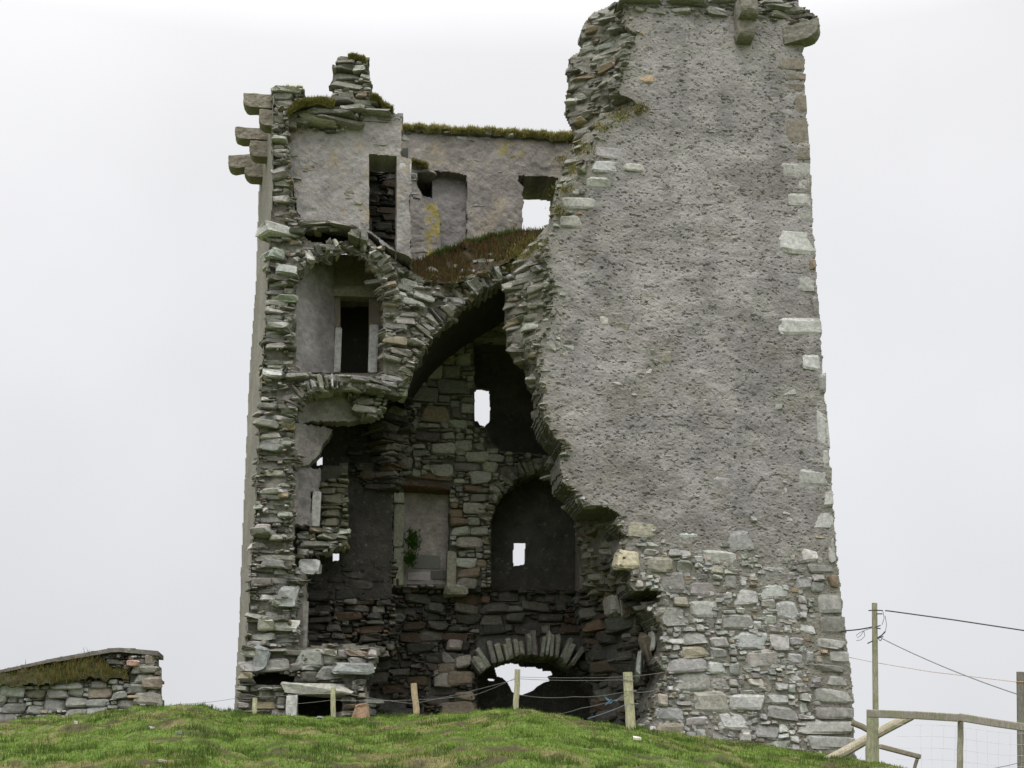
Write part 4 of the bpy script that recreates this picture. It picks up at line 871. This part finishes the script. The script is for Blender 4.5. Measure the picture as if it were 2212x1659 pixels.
# ------------------------------------------------------------ wire fence in front of the tower
def gpoint(u, d):
    """ground point at picture column u, d metres along the view"""
    a = (u-1106)/FPX; fw = d; rt = a*d*cT*1.02
    x = CAM[0]+fw*sY+rt*cY; y = CAM[1]+fw*cY-rt*sY
    return np.array([x, y, float(ground(x, y))])
def at_dist(u, v, d):
    dr = R @ np.array([(u-1106)/FPX, -(v-829.5)/FPX, -1.0]); h = np.array([sY, cY, 0]); return CAM+dr*d/(dr @ h)
fence = thing('wire_fence', 'low wire fence on weathered wooden stakes along the crest below the tower', 'fence', tuple(gpoint(1118, 20.8)))
def stake(u0, v0, u1, v1, d, wpx, col, seed, name='post', root=None, sides=9, ext=.35):
    a, b_ = at_dist(u0, v0, d), at_dist(u1, v1, d); b_ = b_+(b_-a)/np.linalg.norm(b_-a)*ext; r = wpx*float(pxs((a+b_)/2))/2
    m = MB(); n = 9; pts = [a+(b_-a)*t for t in np.linspace(0, 1, n)]
    rr = np.random.RandomState(seed); pts = [p+np.array([rr.randn(), rr.randn(), 0])*.004 for p in pts]
    tube(m, pts, r*np.linspace(.96, 1.04, n), col, sides, .1, seed); return m.build(name, M_WOOD, root)
PW = (.30, .29, .19)
FP = [(1118, 1446, 1114, 1530, 20.6, 12), (893, 1476, 900, 1542, 21.6, 13), (720, 1486, 720, 1548, 22, 12), (550, 1508, 550, 1545, 22.6, 11), (1355, 1452, 1361, 1566, 18.6, 21)]
for i, p in enumerate(FP): stake(*p, (.34, .33, .21) if i != 1 else (.34, .27, .17), 210+i, 'post', fence)
def wire(name, pts, d, r, col, root, sag=0, n=14, mat=None):
    pts = [at_dist(u, v, dd) for (u, v), dd in zip(pts, d)]; q = []
    for a, b_ in zip(pts[:-1], pts[1:]):
        for t in np.linspace(0, 1, n)[(1 if q else 0):]: q.append(a+(b_-a)*t-np.array([0, 0, sag*4*t*(1-t)]))
    m = MB(); tube(m, q, r, col, 5); return m.build(name, mat or M_WIRE, root)
WC = (.15, .145, .135)
wire('wire', [(380, 1521), (505, 1509), (555, 1505), (720, 1492), (893, 1520), (1118, 1466), (1355, 1468)], [22.8, 22.7, 22.6, 22, 21.6, 20.5, 18.5], .0035, WC, fence, .02)
wire('wire', [(555, 1525), (720, 1512), (893, 1512), (1030, 1500), (1118, 1462), (1355, 1462), (1500, 1440)], [22.5, 21.9, 21.5, 20.9, 20.5, 18.5, 18.3], .003, WC, fence, .015)
wire('wire', [(1118, 1500), (1240, 1505), (1357, 1492), (1420, 1489)], [20.5, 19.4, 18.5, 18.4], .0035, WC, fence, .03)
wire('wire', [(1270, 1552), (1358, 1520)], [19.2, 18.45], .005, (.18, .24, .30), fence, .01)
wire('wire', [(1180, 1545), (1255, 1530), (1357, 1502)], [20, 19.2, 18.45], .004, WC, fence, .02)
for i, (u, v) in enumerate(((1352, 1470), (1358, 1492), (1362, 1520))):
    c = at_dist(u+4, v, 18.62); rpx = .082; m = MB(); th = np.linspace(0, 2*math.pi, 14)
    tube(m, [c+np.array([rpx*math.cos(t), rpx*math.sin(t), .01*math.sin(t)]) for t in th], .005, WC, 5, caps=False); m.build('tie_wire', M_WIRE, fence)
m = MB(); rr = np.random.RandomState(12); P = np.array([at_dist(1318+rr.randn()*6, 1512+rr.randn()*4+abs(rr.randn())*5, 18.9) for _ in range(14)])
tube(m, P, .004, (.12, .25, .38), 4)
m.build('twine', M_WIRE, fence)
# ------------------------------------------------------------ timber post and rail fence
rail = thing('timber_fence', 'grey timber post and rail fence with a slanting brace right of the tower', 'fence', tuple(at_dist(1880, 1640, 19.7)))
def beam(pts, d, hw, hd, col, name, root, seed=0):
    """squared timber along pts: half height hw px, half depth hd metres"""
    A_ = [at_dist(u, v, dd) for (u, v), dd in zip(pts, d)]; m = MB(); rr = np.random.RandomState(seed)
    V = []; 
    for i, p in enumerate(A_):
        t = A_[min(i+1, len(A_)-1)]-A_[max(i-1, 0)]; t /= np.linalg.norm(t); dep = np.cross(t, [0, 0, 1.]) if abs(t[2]) < .8 else np.array([0, 1., 0]); dep /= np.linalg.norm(dep); up = np.cross(dep, t); k = float(pxs(p))*hw
        for a, b_ in ((-1, -1), (1, -1), (1, 1), (-1, 1)): V.append(p+dep*a*hd+up*b_*k)
    F = [(i*4+j, i*4+(j+1) % 4, i*4+4+(j+1) % 4, i*4+4+j) for i in range(len(A_)-1) for j in range(4)]+[(3, 2, 1, 0), tuple(len(V)-4+j for j in range(4))]
    m.add(V, F, col); o = m.build(name, M_WOOD, root); bv = o.modifiers.new('bevel', 'BEVEL'); bv.width = .012; bv.segments = 2; return o
GW = (.25, .23, .19)
stake(1885, 1537, 1883, 1645, 19.7, 23, (.27, .27, .18), 220, 'post', rail, 10)
stake(2075, 1548, 2074, 1680, 18.2, 13, (.24, .225, .17), 221, 'post', rail)
beam([(1874, 1541), (1980, 1545), (2078, 1551)], [19.5, 18.8, 18.05], 8.5, .03, GW, 'rail', rail, 1)
beam([(2072, 1549), (2150, 1562), (2330, 1588)], [18.05, 17.8, 17.3], 8.5, .03, (.24, .22, .185), 'rail', rail, 2)
stake(1968, 1546, 1806, 1634, 20.05, 20, (.33, .29, .22), 222, 'brace', rail, 10, .2)
m = MB()
net = lambda u, f: 1566+f*100+(u-1985)*.075*(1-f*.2)
for f in (.0, .25, .5, .75, 1.0):
    tube(m, [at_dist(u, net(u, f)+7*math.sin((u-1985)/120*3.14)*-.4, 18.4) for u in np.linspace(1935, 2290, 24)], .0016, (.42, .42, .43), 4)
for u in np.arange(1990, 2290, 24): tube(m, [at_dist(u+1.5*math.sin(u+f*3), net(u, f), 18.4) for f in np.linspace(0, 1.3, 6)], .0011, (.44, .44, .45), 4)
m.build('wire_netting', M_WIRE, rail)
wire('wire', [(2010, 1690), (2075, 1672), (2205, 1647), (2300, 1630)], [18.5, 18.3, 18, 17.8], .004, (.12, .11, .1), rail, .01)
# broken timber leaning behind the brace post
bt = thing('broken_stake', 'small broken timber stake with a short crosspiece leaning behind the fence brace', 'stake', tuple(at_dist(1970, 1640, 19)))
beam([(1984, 1632), (1978, 1650), (1970, 1680), (1960, 1720)], [19]*4, 3.5, .02, (.18, .16, .13), 'stick', bt, 3)
beam([(1900, 1612), (1988, 1635)], [18.95, 19], 5, .04, (.22, .19, .15), 'crosspiece', bt, 4)
bt2 = MB(); P = [at_dist(u, v, 20.5) for u, v in ((1840, 1560), (1862, 1569), (1882, 1580))]; tube(bt2, P, .045, (.24, .20, .16), 8, .2, 5); 
tag(bt2.build('log', M_WOOD), 'short weathered log wedged between the tower corner and the fence post', 'log')
# ------------------------------------------------------------ poles and lines
pole = thing('utility_pole', 'slim weathered wooden pole carrying wires beside the tower', 'pole', tuple(at_dist(1890, 1650, 24)))
m = MB(); a, b_ = at_dist(1889, 1303, 24), at_dist(1893, 1700, 24); pts = [a+(b_-a)*t for t in np.linspace(0, 1, 14)]
tube(m, pts, np.linspace(6, 6.6, 14)*float(pxs(a)), (.25, .24, .17), 10, .06, 7); m.build('pole_shaft', M_WOOD, pole)
DW = (.05, .055, .05)
for pts in ([(1876, 1319), (1890, 1318), (1907, 1319)], [(1893, 1326), (1906, 1326)], [(1890, 1355), (1902, 1351)], [(1893, 1357), (1902, 1358)], [(1895, 1378), (1905, 1372), (1912, 1364)], [(1895, 1379), (1908, 1375)], [(1874, 1390), (1886, 1384)]):
    m = MB(); tube(m, [at_dist(u, v, 23.9) for u, v in pts], .011, DW, 5); m.build('bracket', M_WIRE, pole)
for pts in ([(1886, 1356), (1872, 1360), (1858, 1366), (1850, 1372), (1852, 1378), (1860, 1372), (1866, 1362)], [(1866, 1362), (1868, 1374), (1860, 1382), (1850, 1384)], [(1912, 1330), (1915, 1350), (1912, 1366), (1904, 1374)], [(1907, 1320), (1910, 1335), (1905, 1350)]):
    m = MB(); tube(m, [at_dist(u, v, 23.9) for u, v in pts], .006, (.16, .16, .16), 5); m.build('jumper_wire', M_WIRE, pole)
def line(label, pts, d, r, col, sag, grp=None): return tag(wire('overhead_wire', pts, d, r, col, None, sag), label, 'wire', grp)
line('black overhead wire running right from the top of the slim pole', [(1912, 1319), (1922, 1320), (2060, 1339), (2212, 1362), (2420, 1392)], [23.9, 23.9, 23.5, 23, 22.4], .012, DW, .0)
line('grey stay wire slanting down from the slim pole to the thick post', [(1896, 1376), (1905, 1379), (2205, 1502)], [23.9, 23.9, 19.6], .009, (.20, .22, .22), .05)
line('short dark wire between the tower corner and the slim pole', [(1800, 1364), (1832, 1362), (1886, 1354)], [24.9, 24.6, 24], .012, DW, .01)
line('thin pale orange wire crossing the sky behind the slim pole', [(1830, 1419), (1890, 1431), (2010, 1451), (2205, 1474)], [25, 24.4, 22.5, 19.75], .006, (.55, .45, .38), .0)
tp_ = thing('wooden_post', 'thick dark wooden post cut by the right edge of the picture', 'post', tuple(at_dist(2205, 1660, 19.6)))
m = MB(); a, b_ = at_dist(2205, 1452, 19.6), at_dist(2208, 1760, 19.6); tube(m, [a+(b_-a)*t for t in np.linspace(0, 1, 10)], 9*float(pxs(a)), (.15, .14, .12), 10, .05, 8); m.build('post_shaft', M_WOOD, tp_)
m = MB(); c = at_dist(2205, 1474, 19.6); r_ = 9.3*float(pxs(c)); tube(m, [c+np.array([r_*math.cos(t), r_*math.sin(t), 0]) for t in np.linspace(0, 2*math.pi, 14)], .007, (.40, .20, .08), 5, caps=False); m.build('band', M_WIRE, tp_)
# ------------------------------------------------------------ ruined field wall at the left
fw_ = thing('field_wall', 'low ruined rubble wall with a turf band and dark sloping top, left of the tower', 'wall', tuple(at_dist(200, 1550, 24)))
YW = float(at_dist(170, 1550, 23.2)[1])+.4
FWP = [(-260, 1600), (-260, 1500), (0, 1449), (120, 1423), (240, 1401), (255, 1400), (338, 1407), (335, 1425), (340, 1445), (344, 1470), (340, 1490), (346, 1520), (350, 1600)]
m = MB(); grid(m, FWP, [], const(YW+.1), 6, None, (.14, .135, .12), skirt=.6, back=True)
S = pack([jag([(-260, 1600), (-260, 1500), (-100, 1500), (0, 1478), (100, 1478), (200, 1465), (290, 1470), (280, 1412), (338, 1407), (337, 1425), (342, 1445), (346, 1470), (340, 1490), (346, 1520), (350, 1600)], 9, 3, 20)], (14, 50), (9, 24), 230, 2, (), .02)
place(m, S, const(YW), PAL_FRONT, 231, 1.2, (.12, .2), (0, .07), .06, ROUND, over=1.06)
S = pack([jag([(190, 1420), (290, 1410), (290, 1450), (240, 1440)], 8, 3, 21)], (12, 34), (8, 16), 232); place(m, S, const(YW), PAL_DARK, 233, .6, (.12, .2), (0, .05), .08, ROUND)
place(m, np.array([[289, 1434, 26, 18], [322, 1424, 20, 26], [322, 1448, 40, 14], [325, 1476, 42, 26], [320, 1510, 52, 26], [145, 1480, 62, 22], [20, 1490, 60, 30]], float), const(YW), PAL_FRONT, 234, 0, (.15, .2), (.06, .12), .05, ROUND, np.array([(.45, .29, .24), (.30, .26, .22), (.28, .27, .23), (.24, .20, .16), (.27, .25, .22), (.38, .38, .37), (.38, .38, .38)]))
m.build('stonework', M_FRONT, fw_)
m = MB(); T = [(-260, 1498), (0, 1447), (120, 1421), (240, 1400), (258, 1399), (341, 1406)]
for (a, b_), (c, d_) in zip(T[:-1], T[1:]):
    th = 9 if c > 200 else 7
    A_, B_, C2_, D_ = W(a, b_, YW-.1), W(c, d_, YW-.1), W(c, d_+(10 if c > 300 else th), YW-.1), W(a, b_+th, YW-.1)
    prism(m, [A_, B_, C2_, D_], (0, .8, 0), (.15, .135, .12))
m.build('coping', M_STONE, fw_)
m = MB(); tfp = [(-260, 1512), (0, 1458), (120, 1432), (190, 1418), (240, 1436), (280, 1452), (275, 1468), (200, 1466), (140, 1472), (60, 1482), (0, 1482), (-260, 1530)]
yt = lambda u, v: YW-.05-.18*np.clip((v-np.interp(u, [-260, 0, 190, 280], [1512, 1458, 1418, 1452]))/40, 0, 1)
tfp = jag(jag(tfp, 24, 6, 26), 8, 3, 27); grid(m, tfp, [], yt, 3, lambda P, u, v: (fbm(P, 3, 4, 37)-.5)*.3, (.07, .065, .028), skirt=.25)
P, u, v = scatter(tfp, yt, 9000, 4); blades(m, P, (.04, .13), (.01, .016), 240, [(.12, .15, .035, 3), (.19, .14, .05, 3), (.08, .10, .025, 2), (.24, .17, .07, 1.4)], .8, (0, -.5, .05))
m.build('turf', M_GRASS, fw_)
# ------------------------------------------------------------ loose stones on the grass
def on_ground(u, v):
    d = np.linspace(11, 23, 1200); dr = R @ np.array([(u-1106)/FPX, -(v-829.5)/FPX, -1.0]); h = np.array([sY, cY, 0]); P = CAM+dr*(d/(dr @ h))[:, None]
    below = P[:, 2] < ground(P[:, 0], P[:, 1]); i = int(np.argmax(below)) if below.any() else len(d)-1
    return P[i]
LS = [(1376, 1597, 16, 7, (.62, .58, .50), 'small white stone lying on the turf below the right wire fence stake'), (327, 1575, 12, 6, (.50, .50, .49), 'small pale grey stone on the grass below the end of the field wall'), (350, 1646, 20, 5, (.52, .45, .40), 'flat pinkish stone on the grass near the lower edge of the picture'), (387, 1586, 16, 6, (.22, .21, .19), 'flat dark grey stone in the grass left of the tower foot'), (164, 1564, 12, 6, (.44, .40, .36), 'small pale stone on the grass below the middle of the field wall'), (690, 1552, 16, 4, (.24, .24, .27), 'thin bluish stone in the grass under the dark opening at the tower foot')]
for i, (u, v, a, b_, c, lab) in enumerate(LS):
    p = on_ground(u, v); k = float(pxs(p)); m = MB()
    stones(m, (p+[0, 0, b_*k*.3])[None], np.array([[a*k/2, a*k/2*.7, b_*k*.6]]), euler(np.array([.1]), np.array([.08]), np.array([.4*i])), np.array([c]), ROUND, 250+i)
    tag(m.build('loose_stone', M_FRONT), lab, 'stone', 'loose stones on the turf')
